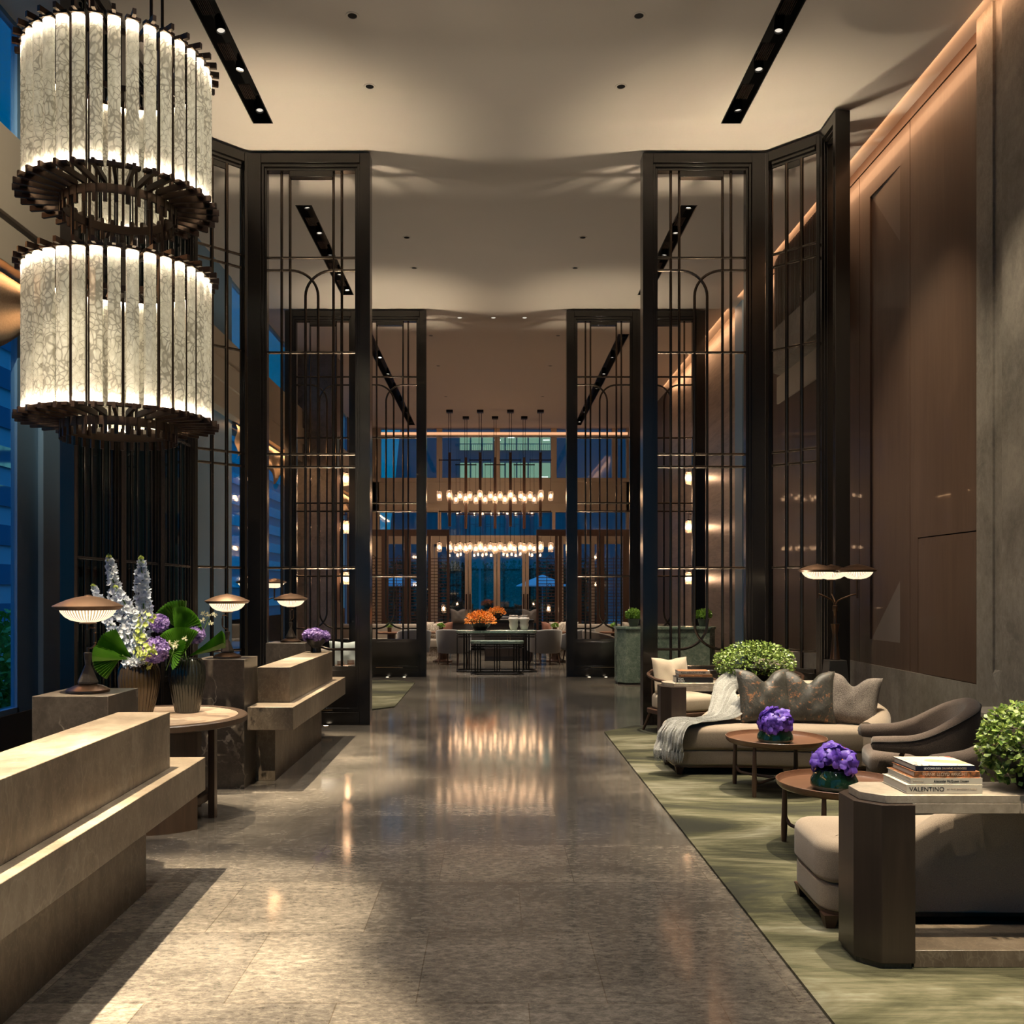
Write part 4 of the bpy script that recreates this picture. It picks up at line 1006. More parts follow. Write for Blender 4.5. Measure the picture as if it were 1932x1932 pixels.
# tub armchairs
def tub(lab, loc, rz):
    t = thing('tub_armchair', lab, 'armchair', loc, rz, 'brown tub armchairs'); t.scale = (.93,.93,.97)
    obj('seat_cushion', MB().cushion(rpoly([(-.27,-.37),(.27,-.37),(.26,.24),(-.26,.24)],.1,6),.27,.435,.05,.06,6,.012), MT['brown_fabric'], t)
    obj('seat_base', MB().cushion(rpoly([(-.255,-.34),(.255,-.34),(.25,.26),(-.25,.26)],.1,6),.13,.27,.02,.02,4), MT['brown_fabric'], t)
    h = [(-.332,-.372,.50,.545,.045,0),(-.333,-.365,.485,.56,.085,0),(-.335,-.345,.475,.57,.112,0),(-.345,-.22,.465,.578,.12,0),(-.35,-.08,.45,.59,.11,.01),(-.345,.05,.36,.635,.11,.03),(-.32,.17,.2,.705,.11,.05),(-.25,.28,.15,.78,.11,.07),(-.13,.335,.14,.82,.11,.08),(0,.355,.14,.83,.11,.08)]
    h = h + [(-x,y,a,b,c,l) for x,y,a,b,c,l in h[-2::-1]]
    sp = spline([Vector(q[:3]) for q in h],4); s2 = spline([Vector(q[3:]) for q in h],4)
    obj('shell', MB().wall([(a.x,a.y,a.z,b.x,b.y,b.z) for a,b in zip(sp,s2)],None,8), MT['brown_fabric'], t)
    pts = []
    for i,(a,b) in enumerate(zip(sp,s2)):
        d = Vector((sp[min(i+1,len(sp)-1)]-sp[max(i-1,0)])); n = Vector((-d.y,d.x)).normalized(); hh = b.x-.035; l = b.z*max(0,hh-a.z)
        pts.append((a.x+n.x*(l+b.y*.5),a.y+n.y*(l+b.y*.5),hh))
    obj('piping', MB().tube(pts,.004,6), MT['groove'], t)
    for s_ in (-1,1):
        obj('leg', MB().tube([(s_*.335,-.14,.475),(s_*.33,-.22,.28),(s_*.31,-.36,0)],[.018,.02,.013],8), MT['leg_wood'], t)
        obj('leg', MB().tube([(s_*.2,.24,.16),(s_*.23,.36,0)],[.02,.013],8), MT['leg_wood'], t)
    return t
tub('brown tweed tub armchair beside the arm of the curved sofa', (3.10,6.82,.0145), R(-104))
tub('brown tweed tub armchair behind the stacked books and ivy', (3.16,5.62,.0145), R(-78))
# consoles
def console(lab, loc):
    t = thing('stone_console', lab, 'console table', loc, 0, 'stone topped consoles')
    L = 1.72; D = .345
    top = [(.035,.11),(.115,.03),(L-.115,.03),(L-.035,.11),(L-.035,D-.11),(L-.115,D-.03),(.115,D-.03),(.035,D-.11)]
    obj('stone_top', MB().prism(top,.6885,.722), MT['console_stone'], t, bevel=.002)
    obj('stone_apron', MB().box(.227,L-.227,.03,D-.03,.645,.6885), MT['console_stone'], t, bevel=.002)
    for s_ in (0,1):
        c = [(0,.086),(.086,0),(.226,0),(.226,D),(.086,D),(0,D-.086)]
        if s_: c = [(L-x,y) for x,y in c]
        obj('column', MB().prism(c,.024,.688), MT['dark_wood'], t, bevel=.002, smooth=False)
        obj('column_foot', MB().prism(inset(c,.012),0,.024), MT['vein'], t, smooth=False)
    obj('stone_plinth', MB().box(.227,L-.227,.02,D-.02,0,.072), MT['desk'], t, bevel=.002)
    return t
console('stone topped console with dark octagonal columns in the corner by the camera', (1.542,3.885,.0145))
console('stone topped console with dark columns behind the curved sofa', (1.575,8.655,.0145))
# ivy planters
def ivy(lab, loc, rx, rz_, seed, n=1700, bowl_r=.2, trail=()):
    t = thing('potted_ivy', lab, 'potted plant', loc)
    obj('planter_bowl', MB().lathe([(bowl_r*.35,0),(bowl_r*.38,.01),(bowl_r*.62,.07),(bowl_r*.95,.135),(bowl_r,.15),(bowl_r*.94,.15),(bowl_r*.6,.08),(0,.05)],48,rip=lambda a,z:.03*math.sin(a*14+z*30)), MT['black_ceramic'], t)
    r = random.Random(seed); mb = MB()
    for _ in range(n):
        d = Vector((r.gauss(0,1),r.gauss(0,1),r.gauss(.25,.8))).normalized(); q = lerp(.55,1.02,r.random()**.4)
        c = Vector((d.x*rx*q,d.y*rx*.8*q,.18+max(-.45,d.z)*rz_*q)); s = r.uniform(.018,.031)
        mb.petal(c,(d+Vector((r.gauss(0,.7),r.gauss(0,.7),r.gauss(-.2,.5)))),d+Vector((r.gauss(0,.3),r.gauss(0,.3),.5)),s,s*.95,r.uniform(-.25,.35))
    for x0,y0,ln in trail:
        for k in range(int(ln*260)):
            f = r.random(); c = Vector((x0+r.gauss(0,.018)+.02*math.sin(f*7),y0+r.gauss(0,.018),.16-ln*f)); s = r.uniform(.02,.034)
            mb.petal(c,(r.gauss(0,1),r.gauss(0,1),-.5),(r.gauss(0,.5),-1,.4),s,s*.95,.2)
    obj('foliage', mb, MT['ivy'], t, ang=89)
    return t
ivy('wide bushy ivy in a black bowl on the console behind the sofa', (2.485,8.83,.7375), .37,.20, 3, 2900, .27, ((-.26,-.14,.15),(-.30,-.05,.12),(.3,-.08,.1),(.1,-.22,.06),(-.1,-.2,.07)))
ivy('trailing ivy spilling from a black bowl on the corner console', (2.375,4.06,.7375), .235,.20, 4, 2100, .2, ((-.12,-.14,.13),(-.17,-.06,.12),(0,-.17,.12),(-.2,.02,.1),(.08,-.16,.14)))
# books
def book(lab, loc, rz, L, D, H, cover, spine_text=None, grp=None, top=None):
    t = thing('book', lab, 'book', loc, rz, grp)
    obj('cover', MB().box(0,L,0,D,0,.0028).box(0,L,0,D,H-.0028,H).box(0,L,0,.003,.0029,H-.0029), cover, t, smooth=False)
    obj('pages', MB().box(.004,L-.004,.0031,D-.005,.0029,H-.0029), MT['paper'], t, smooth=False)
    if top: obj('cover_print', MB().box(.002,L-.002,.001,D-.001,H,H+.0006), top, t, smooth=False)
    for body,size,mat,x,w in (spine_text or ()):
        text('title', body, size, mat, t, (x,-.0004,H*.5), (R(90),0,0), w)
    return t
bz = .7375
book('thick ivory book at the bottom of the corner console stack', (1.757,3.945,bz), R(.3), .323,.245,.0375, MT['ivory'], [('VALENTINO',.026,MT['ink'],.012,.148),('AT THE EMPERORS TABLE',.011,MT['tan_ink'],.172,.128)], 'art books on the corner console')
book('pale book with dark edges, second from the bottom by the ivy', (1.778,3.952,bz+.0378), R(.2), .306,.24,.0275, MT['ivory'], [('Robert Fairer',.010,MT['tan_ink'],.01,.045),('Alexander McQueen Unseen',.016,MT['ink'],.098,.15)], 'art books on the corner console', MT['orange_print'])
book('brown patterned book under the drawn cover book', (1.798,3.962,bz+.066), R(.1), .28,.225,.0245, MT['orange_print'], [('FRANK LLOYD WRIGHT',.02,MT['tan_ink'],.034,.19)], 'art books on the corner console')
book('navy spined book with a drawn cover on top of the stack', (1.806,3.968,bz+.0908), R(.4), .257,.22,.0235, MT['navy'], [('LE CORBUSIER',.011,MT['white_ink'],.036,.072),('DRAWING AS PROCESS',.011,MT['tan_ink'],.113,.105)], 'art books on the corner console', MT['drawn'])
book('thick black book at the bottom of the stack behind the sofa', (1.72,8.72,bz), R(-1), .345,.2,.05, MT['book_black'], [('TOM',.026,MT['white_ink'],.014,.05)], 'art books on the console behind the sofa')
k = sorted([o for o in bpy.data.objects if o.name.startswith('title')], key=lambda o:o.name)[-1]; k.location.z = .035
text('title', 'FORD', .026, MT['white_ink'], k.parent, (.014,-.0004,.015), (R(90),0,0), .06)
book('tan brown book in the middle of the stack behind the sofa', (1.745,8.73,bz+.0505), R(-.5), .315,.19,.026, MT['book_brown'], [('THE FASHIONABLE WORLD',.014,MT['orange_ink'],.02,.2)], 'art books on the console behind the sofa')
book('pale printed book on top of the stack behind the sofa', (1.745,8.735,bz+.077), R(.5), .295,.18,.031, MT['taupe'], [('ALL ABOUT YVES',.024,MT['ink'],.018,.235)], 'art books on the console behind the sofa', MT['orange_print'])
# cream armchairs
def crchair(lab, loc, rz, fabric):
    t = thing('wooden_armchair', lab, 'armchair', loc, rz, 'wood framed armchairs by the screen')
    obj('seat_cushion', MB().cushion(rpoly([(-.27,-.33),(.27,-.33),(.25,.25),(-.25,.25)],.1,6),.262,.44,.03,.06,6,.01), fabric, t)
    obj('seat_frame', MB().cushion(rpoly([(-.31,-.35),(.31,-.35),(.28,.3),(-.28,.3)],.09,5),.205,.26,.01,.01,3), MT['leg_wood'], t)
    arm = spline([(-.305,-.27,.26),(-.31,-.28,.5),(-.32,-.22,.585),(-.33,.0,.605),(-.28,.22,.65),(0,.33,.70),(.28,.22,.65),(.33,0,.605),(.32,-.22,.585),(.31,-.28,.5),(.305,-.27,.26)],7)
    obj('arm_rail', MB().tube(arm,.019,8), MT['leg_wood'], t)
    for x in (-.2,-.1,0,.1,.2): obj('back_spindle', MB().tube([(x,.28-abs(x)*.12,.26),(x,.325-abs(x)*.25,.68)],.009,6), MT['leg_wood'], t)
    for sx in (-1,1):
        for y,dy in ((-.26,-.05),(.22,.09)): obj('leg', MB().tube([(sx*.25,y,.21),(sx*.29,y+dy,0)],[.022,.014],8), MT['leg_wood'], t)
    return t
crchair('wood framed armchair with cream cushions before the bronze screen', (2.10,10.42,.0145), R(24), MT['cream_fabric'])
crchair('wood framed armchair mostly hidden behind the ivy and floor lamp', (3.1,10.35,.0145), R(-26), MT['taupe'])
pillow('plump cream cushion on the wood framed armchair', (2.03,10.50,.455), .46,.40,.16, MT['cream_fabric'], -12, 20, .03, 6)
pillow('taupe cushion showing between the ivy and the floor lamp', (3.16,10.44,.455), .46,.40,.16, MT['taupe'], -12, -22, .03, 7)
# side table by the wall
t = thing('octagonal_side_table','dark octagonal stone side table against the wainscot','side table',(4.12,7.35,.0145))
oc = [(-.3,-.14),(-.16,-.28),(.16,-.28),(.3,-.14),(.3,.14),(.16,.28),(-.16,.28),(-.3,.14)]
obj('stone_top', MB().prism(oc,.60,.635), MT['wall_stone'], t, bevel=.003, smooth=False); obj('pedestal', MB().prism(inset(oc,.06),0,.598), MT['dark_wood'], t, smooth=False)
# floor lamps
def floorlamp(lab, loc, rz, sc=1):
    t = thing('floor_lamp', lab, 'floor lamp', loc, rz, 'three headed floor lamps'); t.scale = (sc,sc,sc)
    s_ = MB(); a,b = .155,.09
    s_.add([(-a,-a,0),(a,-a,0),(a,a,0),(-a,a,0),(-b,-b,.868),(b,-b,.868),(b,b,.868),(-b,b,.868)],[(0,3,2,1),(4,5,6,7),(0,1,5,4),(1,2,6,5),(2,3,7,6),(3,0,4,7)])
    obj('pedestal', s_, plain('speckled_black_stone',(.035,.032,.027),.35), t, bevel=.006)
    obj('stem', MB().lathe([(.052,.869),(.054,.875),(.05,.885),(.026,1.12),(.026,1.14),(.044,1.232),(.046,1.24),(.02,1.243),(.0185,1.25),(.0185,1.37),(.025,1.38),(.025,1.43),(.015,1.44),(0,1.442)],24), MT['copper'], t)
    for a in (197,-17,80):
        c,s2 = math.cos(R(a)),math.sin(R(a))
        obj('arm', MB().tube(spline([(c*.006,s2*.006,1.435),(c*.02,s2*.02,1.475),(c*.06,s2*.06,1.50),(c*.17,s2*.17,1.545),(c*.215,s2*.215,1.553)],5),.0085,8).tube([(c*.215,s2*.215,1.51),(c*.215,s2*.215,1.70)],.013,10), MT['copper'], t)
        head_parts(t, 1.70-.375*1.06, 1.06, (c*.215,s2*.215))
    return t
floorlamp('three headed bronze floor lamp on a black stone pedestal by the wood wall', (3.565,9.68,.0145), 0)
floorlamp('three headed floor lamp half hidden behind the reception lattice screen', (-3.52,14.1,.0145), R(5), .955)
# ================================================================== GREEN MARBLE COUNTER
t = thing('marble_counter','green marble host counter with chamfered ends behind the lattice screen','counter',(2.13,15.82,0))
cp = [(0,.18),(.13,.0),(1.56,0),(1.69,.18),(1.69,.5),(0,.5)]
obj('body', MB().prism(cp,.03,.945), MT['green_marble'], t, bevel=.003, smooth=False)
obj('top', MB().prism(inset(cp,-.015),.945,.985), MT['green_marble'], t, bevel=.004, smooth=False)
obj('foot', MB().prism(inset(cp,.015),0,.03), MT['black'], t, smooth=False)
text('lettering','THE DRAWING ROOM',.055,MT['ink'],t,(.60,-.003,.80),(R(90),0,0),.57)
def shrubpot(lab, loc, seed, s=1.0):
    t = thing('potted_shrub', lab, 'potted plant', loc); t.scale = (s,s,s)
    obj('pot', MB().lathe([(.065,0),(.07,.005),(.1,.125),(.102,.13),(.09,.13),(0,.1)],28), MT['pot'], t)
    obj('foliage', leaf_blob(520,.125,.125,.10,.04,seed,-.5,.6), MT['shrub'], t, loc=(0,0,.20))
    return t
shrubpot('clipped green shrub in a dark pot at the hall end of the counter', (2.42,16.02,.986), 51)
shrubpot('clipped green shrub in a dark pot at the wall end of the counter', (3.63,16.02,.986), 52)
# ================================================================== LOUNGE BEHIND THE RECEPTION SCREEN
t = thing('lounge_sofa','low taupe sofa behind the reception lattice screen','sofa',(-3.0,13.6,.0145))
obj('seat', MB().cushion(rpoly(rect(-.75,1.0,-.38,.3),.08),.15,.42,.03,.05,5), MT['taupe'], t); obj('backrest', MB().cushion(rpoly(rect(-.75,1.0,.25,.42),.06),.15,.72,.02,.06,5), MT['taupe'], t)
for x in (-.68,.92):
    for y in (-.3,.34): obj('leg', MB().tube([(x,y,.15),(x,y,0)],.02,8), MT['leg_wood'], t)
pillow('pale aqua cushion glimpsed beside the inner screen post', (-2.13,13.4,.43), .5,.46,.15, MT['pale_cushion'], -14, 6, .02, 8)
pillow('pale aqua cushion glimpsed behind the far desk lamp plinth', (-3.2,13.42,.43), .5,.46,.15, MT['pale_cushion'], -10, -16, .06, 9)
t = thing('wooden_side_table','small round wooden table behind the inner post of the reception screen','side table',(-2.02,12.75,.0145))
obj('table_top', MB().lathe([(0,.53),(.22,.53),(.225,.54),(.225,.56),(0,.56)],36), MT['table_wood'], t); obj('pedestal', MB().lathe([(.14,0),(.14,.02),(.03,.04),(.025,.53)],20), MT['leg_wood'], t)
for x,y,l in ((-2.09,12.7,'shorter white candle jar on the small round table'),(-1.97,12.82,'white candle jar set farther back on the small round table')):
    o = thing('candle_jar', l, 'candle', (x,y,.575)); obj('jar', MB().lathe([(.042,0),(.05,.005),(.05,.07),(.046,.07),(.044,.05),(0,.05)],20), MT['white_ceramic'], o); obj('band', MB().lathe([(.0505,.02),(.0515,.022),(.0515,.028),(.0505,.03)],20), MT['brass'], o)
o = thing('tub_chair','grey tub chair behind the reception screen near the flower bowl','chair',(-2.75,12.72,.0145)); 
obj('seat', MB().cushion(rpoly(rect(-.26,.26,-.28,.26),.1),.2,.42,.03,.05), MT['taupe'], o); obj('leg', MB().lathe([(.2,0),(.2,.02),(.04,.05),(.04,.2)],20), MT['leg_wood'], o)
# ================================================================== FAR LOUNGE
def cons(lab, loc, L, H, D):
    t = thing('metal_console', lab, 'console table', loc, 0, 'oval marble topped metal consoles')
    def oval(l,d): return rpoly(rect(-l/2,l/2,-d/2,d/2),d*.45,8)
    obj('marble_top', MB().prism(oval(L,D),H-.05,H), MT['green_marble'], t, bevel=.004)
    fr = MB(); 
    for z in (H-.085,H-.13): 
        p = [(x,y,z) for x,y in oval(L-.03,D-.03)]; fr.tube(p+[p[0]],.008,6)
    obj('upper_rail', fr, MT['black'], t)
    p = [(x,y,.03) for x,y in oval(L-.03,D-.03)]; obj('floor_rail', MB().tube(p+[p[0]],.016,6), MT['black'], t)
    xs = [-L/2+.02,L/2-.02]; y = -D/2+.015
    for c in (-.36,0,.36) if L < 1.2 else (-.37,.37): xs_ = [c*L-.05,c*L,c*L+.05]; xs += xs_
    for x in xs:
        yy = 0 if abs(x) > L/2-.05 else y
        obj('leg', MB().tube([(x,yy,0),(x,yy,H-.05)],.011 if yy else .009,6), MT['black'], t)
        if yy: obj('leg', MB().tube([(x,-y,0),(x,-y,H-.05)],.011,6), MT['black'], t)
cons('tall marble topped metal console carrying orange flowers and white vases', (.06,18.42,0), 1.6,.82,.42)
cons('low marble topped metal console nested before the taller one', (.07,17.82,0), 1.03,.645,.34)
def orange(lb, lf, loc, rb, rf, hb, seed, n=900):
    o = obj('black_bowl', MB().lathe([(rb*.45,0),(rb*.5,.01),(rb*.8,hb*.5),(rb,hb),(rb*.94,hb),(0,hb*.6)],40,rip=lambda a,z:.03*math.sin(a*8+z*20)), MT['black_ceramic'], None, loc); tag(o, lb, 'bowl')
    r = random.Random(seed); t = thing('orange_flowers', lf, 'flowers', (loc[0],loc[1],loc[2]+hb*.9), 0, 'bowls of orange orchids'); mb = MB(); st = MB()
    for k in range(n):
        d = Vector((r.gauss(0,1),r.gauss(0,1),r.gauss(.5,.7))).normalized(); d.z = max(d.z,-.05); q = r.uniform(.6,1.05); c = Vector((d.x*rf*q,d.y*rf*q*.8,d.z*rf*.72*q))
        mb.petal(c,d+Vector((r.gauss(0,.6),r.gauss(0,.6),r.gauss(0,.6))),(r.gauss(0,1),-1,.5),.045,.02,.2)
        if k%20 == 0: st.tube([(0,0,0),c],.004,4)
    obj('blossoms', mb, MT['orange_fl'], t); obj('stems', st, MT['stem'], t)
orange('black ceramic bowl of orange flowers on the tall metal console','larger mound of orange flowers on the tall metal console',(-.26,18.42,.8215),.235,.29,.18,61,1500)
t = thing('bar_cabinet','dark cabinet behind the tall metal console','cabinet',(.35,21.4,0))
obj('body', MB().box(-.55,.55,-.2,.25,0,.9), MT['dark_wood'], t, bevel=.005); obj('top', MB().box(-.58,.58,-.23,.28,.9,.94), MT['black'], t, bevel=.004)
for x in (-.27,.27): obj('door', MB().box(x-.26,x+.26,-.215,-.2,.1,.86), MT['dark_wood'], t, bevel=.003)
for x in (-.03,.03): obj('handle', MB().tube([(x,-.23,.45),(x,-.23,.6)],.008,6), MT['brass'], t)
orange('black tapered bowl of orange flowers on the dark cabinet','smaller mound of orange flowers set farther back',(.07,21.4,.9405),.17,.2,.15,62,600)
for x,l in ((.40,'white ribbed vase nearer the orange flowers'),(.61,'white ribbed vase farther from the orange flowers')):
    o = obj('white_vase', MB().lathe([(.055,0),(.06,.005),(.085,.08),(.09,.11),(.08,.15),(.1,.21),(.102,.235),(.085,.262),(.08,.268),(.092,.295),(.086,.295),(.07,.27),(0,.22)],36,rip=lambda a,z:.03*math.cos(a*6)), MT['white_ceramic'], None, (x,18.40,.8215)); tag(o, l, 'vase')
# lattice dividers
def P24(px): return (px-931)*24.5/1750
def divider(lab, posts, sx):
    t = thing('wooden_divider', lab, 'room divider', (P24(posts[0][0]),24.5,0)); X0 = P24(posts[0][0])
    for a,b in posts: obj('post', MB().box(P24(a)-X0,P24(b)-X0,-.04,.04,0,3.05), MT['lattice_wood'], t)
    obj('top_beam', MB().box(0,P24(posts[-1][1])-X0,-.05,.05,3.05,3.22), MT['lattice_wood'], t)
    for i in range(len(posts)-1):
        a = P24(posts[i][1])-X0; b = P24(posts[i+1][0])-X0
        if b-a < .12: continue
        mb = MB(); z = .7; k = 0
        while z < 2.5:
            mb.box(a,b,-.012,.012,z,z+.018)
            if k % 3 == 0:
                cx = lerp(a,b,.68 if (i+sx)%2 else .32); s_ = .055; zc = z+.05
                pts = [(cx-s_,0,zc),(cx,0,zc+s_),(cx+s_,0,zc),(cx,0,zc-s_),(cx-s_,0,zc)]
                for q in range(4): mb.bar(pts[q],pts[q+1],.02,.014)
            z += .083; k += 1
        mb.box(lerp(a,b,.5)-.008,lerp(a,b,.5)+.008,-.012,.012,.7,2.5)
        obj('lattice_panel', mb, MT['lattice_wood'], t)
divider('walnut lattice divider with diamond motifs left of the double doors', [(690,697),(720,733),(763,775),(808,813),(843,848)], 0)
divider('walnut lattice divider with diamond motifs on the green marble counter side', [(1012,1016),(1047,1052),(1054,1060),(1090,1097),(1126,1140),(1175,1188)], 1)
# jar light wall sconces
jar_me = MB().lathe([(.045,0),(.072,.012),(.076,.03),(.076,.26),(.06,.285),(.03,.29),(.03,.30)],20).mesh('jar')
bulb_me = MB().lathe([(0,.09),(.026,.10),(.034,.13),(.03,.165),(.016,.19),(0,.195)],14).mesh('bulb')
def jar(par, loc, sc=1):
    j = obj('jar', jar_me, MT['jar'], par, loc); j.scale = (sc,)*3
    obj('bulb', bulb_me, MT['bulb'], j); obj('cap', cap_me, MT['brown_metal'], j); return j
cap_me = MB().lathe([(0,.29),(.03,.29),(.03,.315),(.008,.32),(.004,.33),(0,.33)],12).mesh('cap')
def sconce(lab, loc, sg):
    t = thing('jar_sconce', lab, 'wall light', loc)
    obj('backplate', MB().box(-.03,.0,-.035,.035,1.35,5.0) if sg > 0 else MB().box(0,.03,-.035,.035,1.35,5.0), MT['brown_metal'], t)
    for z in (1.75,2.9,3.98):
        a = MB()
        for x,y in ((-.16*sg,0),(-.10*sg,-.12),(-.10*sg,.12)): a.bar((0,0,z+.42),(x,y,z+.42),.014,.014).bar((x,y,z+.42),(x,y,z+.32),.006,.006)
        h = obj('arm', a, MT['brown_metal'], t)
        for x,y in ((-.16*sg,0),(-.10*sg,-.12),(-.10*sg,.12)): jar(h, (x,y,z), .95)
sconce('tall wall light with three tiers of glass jar lamps on the grey marble pillar', (-3.465,20.9,0), -1)
sconce('tall wall light with three tiers of glass jar lamps on the banded marble wall', (4.515,20.7,0), 1)
# pendants
def pendant(lab, x, y):
    t = thing('jar_pendant', lab, 'pendant light', (x,y,0), 0, 'jar pendants over the far lounge')
    obj('canopy', MB().box(-.095,.095,-.095,.095,CEIL-.075,CEIL-.001), MT['black'], t, bevel=.004)
    for s_ in (-1,1): obj('rod', MB().tube([(s_*.033,0,5.6),(s_*.033,0,CEIL-.07)],.008,6), MT['brown_metal'], t)
    obj('post', MB().box(-.042,.042,-.042,.042,3.48,5.63), MT['lattice_wood'], t, bevel=.006)
    for za,zj in ((5.41,4.22),(3.915,2.73)):
        h = obj('cross_arm', MB().bar((-.32,0,za),(.32,0,za),.02,.03).bar((0,-.32,za-.03),(0,.32,za-.03),.02,.03), MT['brown_metal'], t)
        for dx,dy in ((-.3,0),(.3,0),(0,-.3),(0,.3)):
            obj('cable', MB().tube([(dx,dy,zj+.3),(dx,dy,za+.05)],.006,5), MT['black'], t); jar(h, (dx,dy,zj))
for px,l in ((848.4,'first'),(906,'second'),(963,'third'),(1019.6,'fourth')): pendant('hanging jar light of the front row of four, %s from the reception side' % l, (px-931)*27/1750, 27)
for px,l in ((879,'nearest the reception side'),(934,'in the middle'),(989,'nearest the marble wall side')): pendant('hanging jar light of the back row of three, %s' % l, (px-931)*28/1750, 28)
# seating
def tubchair(lab, loc, rz, mat=None):
    t = thing('dining_tub_chair', lab, 'chair', loc, rz, 'grey tub chairs in the far lounge'); mat = mat or MT['grey_fabric']
    obj('seat', MB().cushion(rpoly(rect(-.25,.25,-.27,.2),.1),.32,.46,.03,.05), mat, t)
    h = [(-.28,-.26,.3,.62,.07,.05),(-.31,-.05,.28,.68,.07,.08),(-.27,.15,.26,.74,.07,.1),(-.12,.27,.25,.77,.07,.1),(0,.29,.25,.775,.07,.1)]; h = h+[(-x,y,a,b,c,l) for x,y,a,b,c,l in h[-2::-1]]; 
    sp = spline([Vector(q[:3]) for q in h],3); s2 = spline([Vector(q[3:]) for q in h],3)
    obj('shell', MB().wall([(a.x,a.y,a.z,b.x,b.y,b.z) for a,b in zip(sp,s2)]), mat, t)
    for sx in (-1,1):
        obj('leg', MB().tube([(sx*.22,-.2,.33),(sx*.24,-.26,0)],[.022,.013],8), MT['leg_wood'], t); obj('leg', MB().tube([(sx*.2,.2,.3),(sx*.23,.3,0)],[.022,.013],8), MT['leg_wood'], t)
    return t
tubchair('grey tub chair just behind the flower end of the tall metal console', (-.88,20.3,0), R(160))
tubchair('grey tub chair just behind the white vase end of the tall metal console', (1.12,20.3,0), R(200))
tubchair('grey tub chair half hidden by the far counter side screen', (1.9,20.75,0), R(230))
tubchair('grey tub chair behind the far reception side screen, beside the little table', (-1.75,20.4,0), R(190))
tubchair('grey tub chair deep behind the far counter side screen', (3.4,20.3,0), R(170))
tubchair('taupe tub chair behind the counter side screen near the inner post', (2.25,19.6,0), R(110), MT['taupe'])
def ptable(lab, loc, r=.36):
    t = thing('pedestal_table', lab, 'table', loc, 0, 'round pedestal tables in the far lounge')
    obj('table_top', MB().lathe([(0,.64),(r-.02,.64),(r,.65),(r,.675),(r-.01,.68),(0,.68)],40), MT['table_wood'], t); obj('pedestal', MB().lathe([(.22,0),(.22,.025),(.12,.06),(.1,.12),(.09,.64)],8), MT['lattice_wood'], t); return t
TB = [(-1.15,21.0,'round wooden table by the rust cushion'),(-2.3,20.9,'round wooden table behind the far reception side screen'),(1.42,21.1,'round wooden table behind the white vases'),(2.75,21.0,'round wooden table behind the far counter side screen')]
for x,y,l in TB: ptable(l,(x,y,0))
for (x,y,l),q in zip(TB,('small green plant in a copper pot by the rust cushion','small green plant in a copper pot behind the far reception side screen','small green plant in a copper pot beyond the white vases','small green plant in a copper pot behind the far counter side screen')):
    t = thing('table_plant', q, 'potted plant', (x-.03,y-.1,.681)); obj('pot', MB().lathe([(.045,0),(.05,.1),(.045,.1),(0,.08)],16), MT['copper'], t); obj('foliage', leaf_blob(160,.075,.075,.06,.035,int(x*10)+90,-.3), MT['shrub'], t, loc=(0,0,.13))
def banq(lab, x0, x1, y):
    t = thing('banquette', lab, 'banquette', ((x0+x1)/2,y,0)); a = (x1-x0)/2
    obj('seat', MB().cushion(rpoly(rect(-a,a,-.35,.2),.05),.26,.46,.02,.05), MT['taupe'], t); obj('base', MB().box(-a+.03,a-.03,-.3,.2,0,.26), MT['speckle'], t); obj('backrest', MB().cushion(rpoly(rect(-a,a,.15,.32),.05),.3,.80,.02,.05), MT['taupe'], t)
banq('long upholstered banquette below the lattice divider on the reception side', -4.0,-1.12,22.3)
banq('long upholstered banquette below the lattice divider on the marble wall side', 1.25,4.2,22.3)
t = thing('lounge_sofa','dark grey sofa before the double doors','sofa',(-.2,25.6,0)); obj('seat', MB().cushion(rpoly(rect(-.95,1.3,-.4,.3),.08),.12,.45,.03,.05), MT['grey_fabric'], t); obj('plinth', MB().box(-.88,1.23,-.34,.26,0,.12), MT['black'], t); obj('backrest', MB().cushion(rpoly(rect(-.95,1.3,-.5,-.34),.06),.12,.92,.02,.06), MT['grey_fabric'], t)
for k,(x,m,rz,l) in enumerate(((-1.62,'speckle',8,'cream speckled cushion on the banquette nearest the screen post'),(-1.42,'speckle',-6,'cream speckled cushion next to the rust one'),(-1.18,'rust',-4,'rust cushion at the end of the reception side banquette'),(1.36,'rust',5,'rust cushion at the end of the marble wall side banquette'),(1.55,'speckle',8,'cream speckled cushion behind the green plant'),(1.82,'speckle',-8,'cream speckled cushion near the inner screen post'),(3.3,'speckle',6,'cream speckled cushion behind the counter shrub'))):
    pillow(l, (x,22.18,.47), .42,.4,.15, MT[m], -10, rz, .05, 70+k)
for x,m,l in ((-.95,'taupe','taupe cushion on the dark sofa at the reception side'),(1.0,'taupe','taupe cushion on the dark sofa beyond the white vases')): pillow(l, (x,25.0,.72), .42,.4,.15, MT[m], -12, 10, .08, 90)
def tsconce(lab, loc):
    t = thing('jar_table_lamp', lab, 'lamp', loc); obj('stand', MB().lathe([(.1,0),(.1,.02),(.015,.03),(.012,1.0)],16), MT['brown_metal'], t); jar(t, (0,0,1.0), .8)
tsconce('glass jar lamp glowing behind the lattice on the reception side', (-1.36,25.3,0))
tsconce('glass jar lamp glowing behind the lattice on the marble wall side', (1.5,25.3,0))

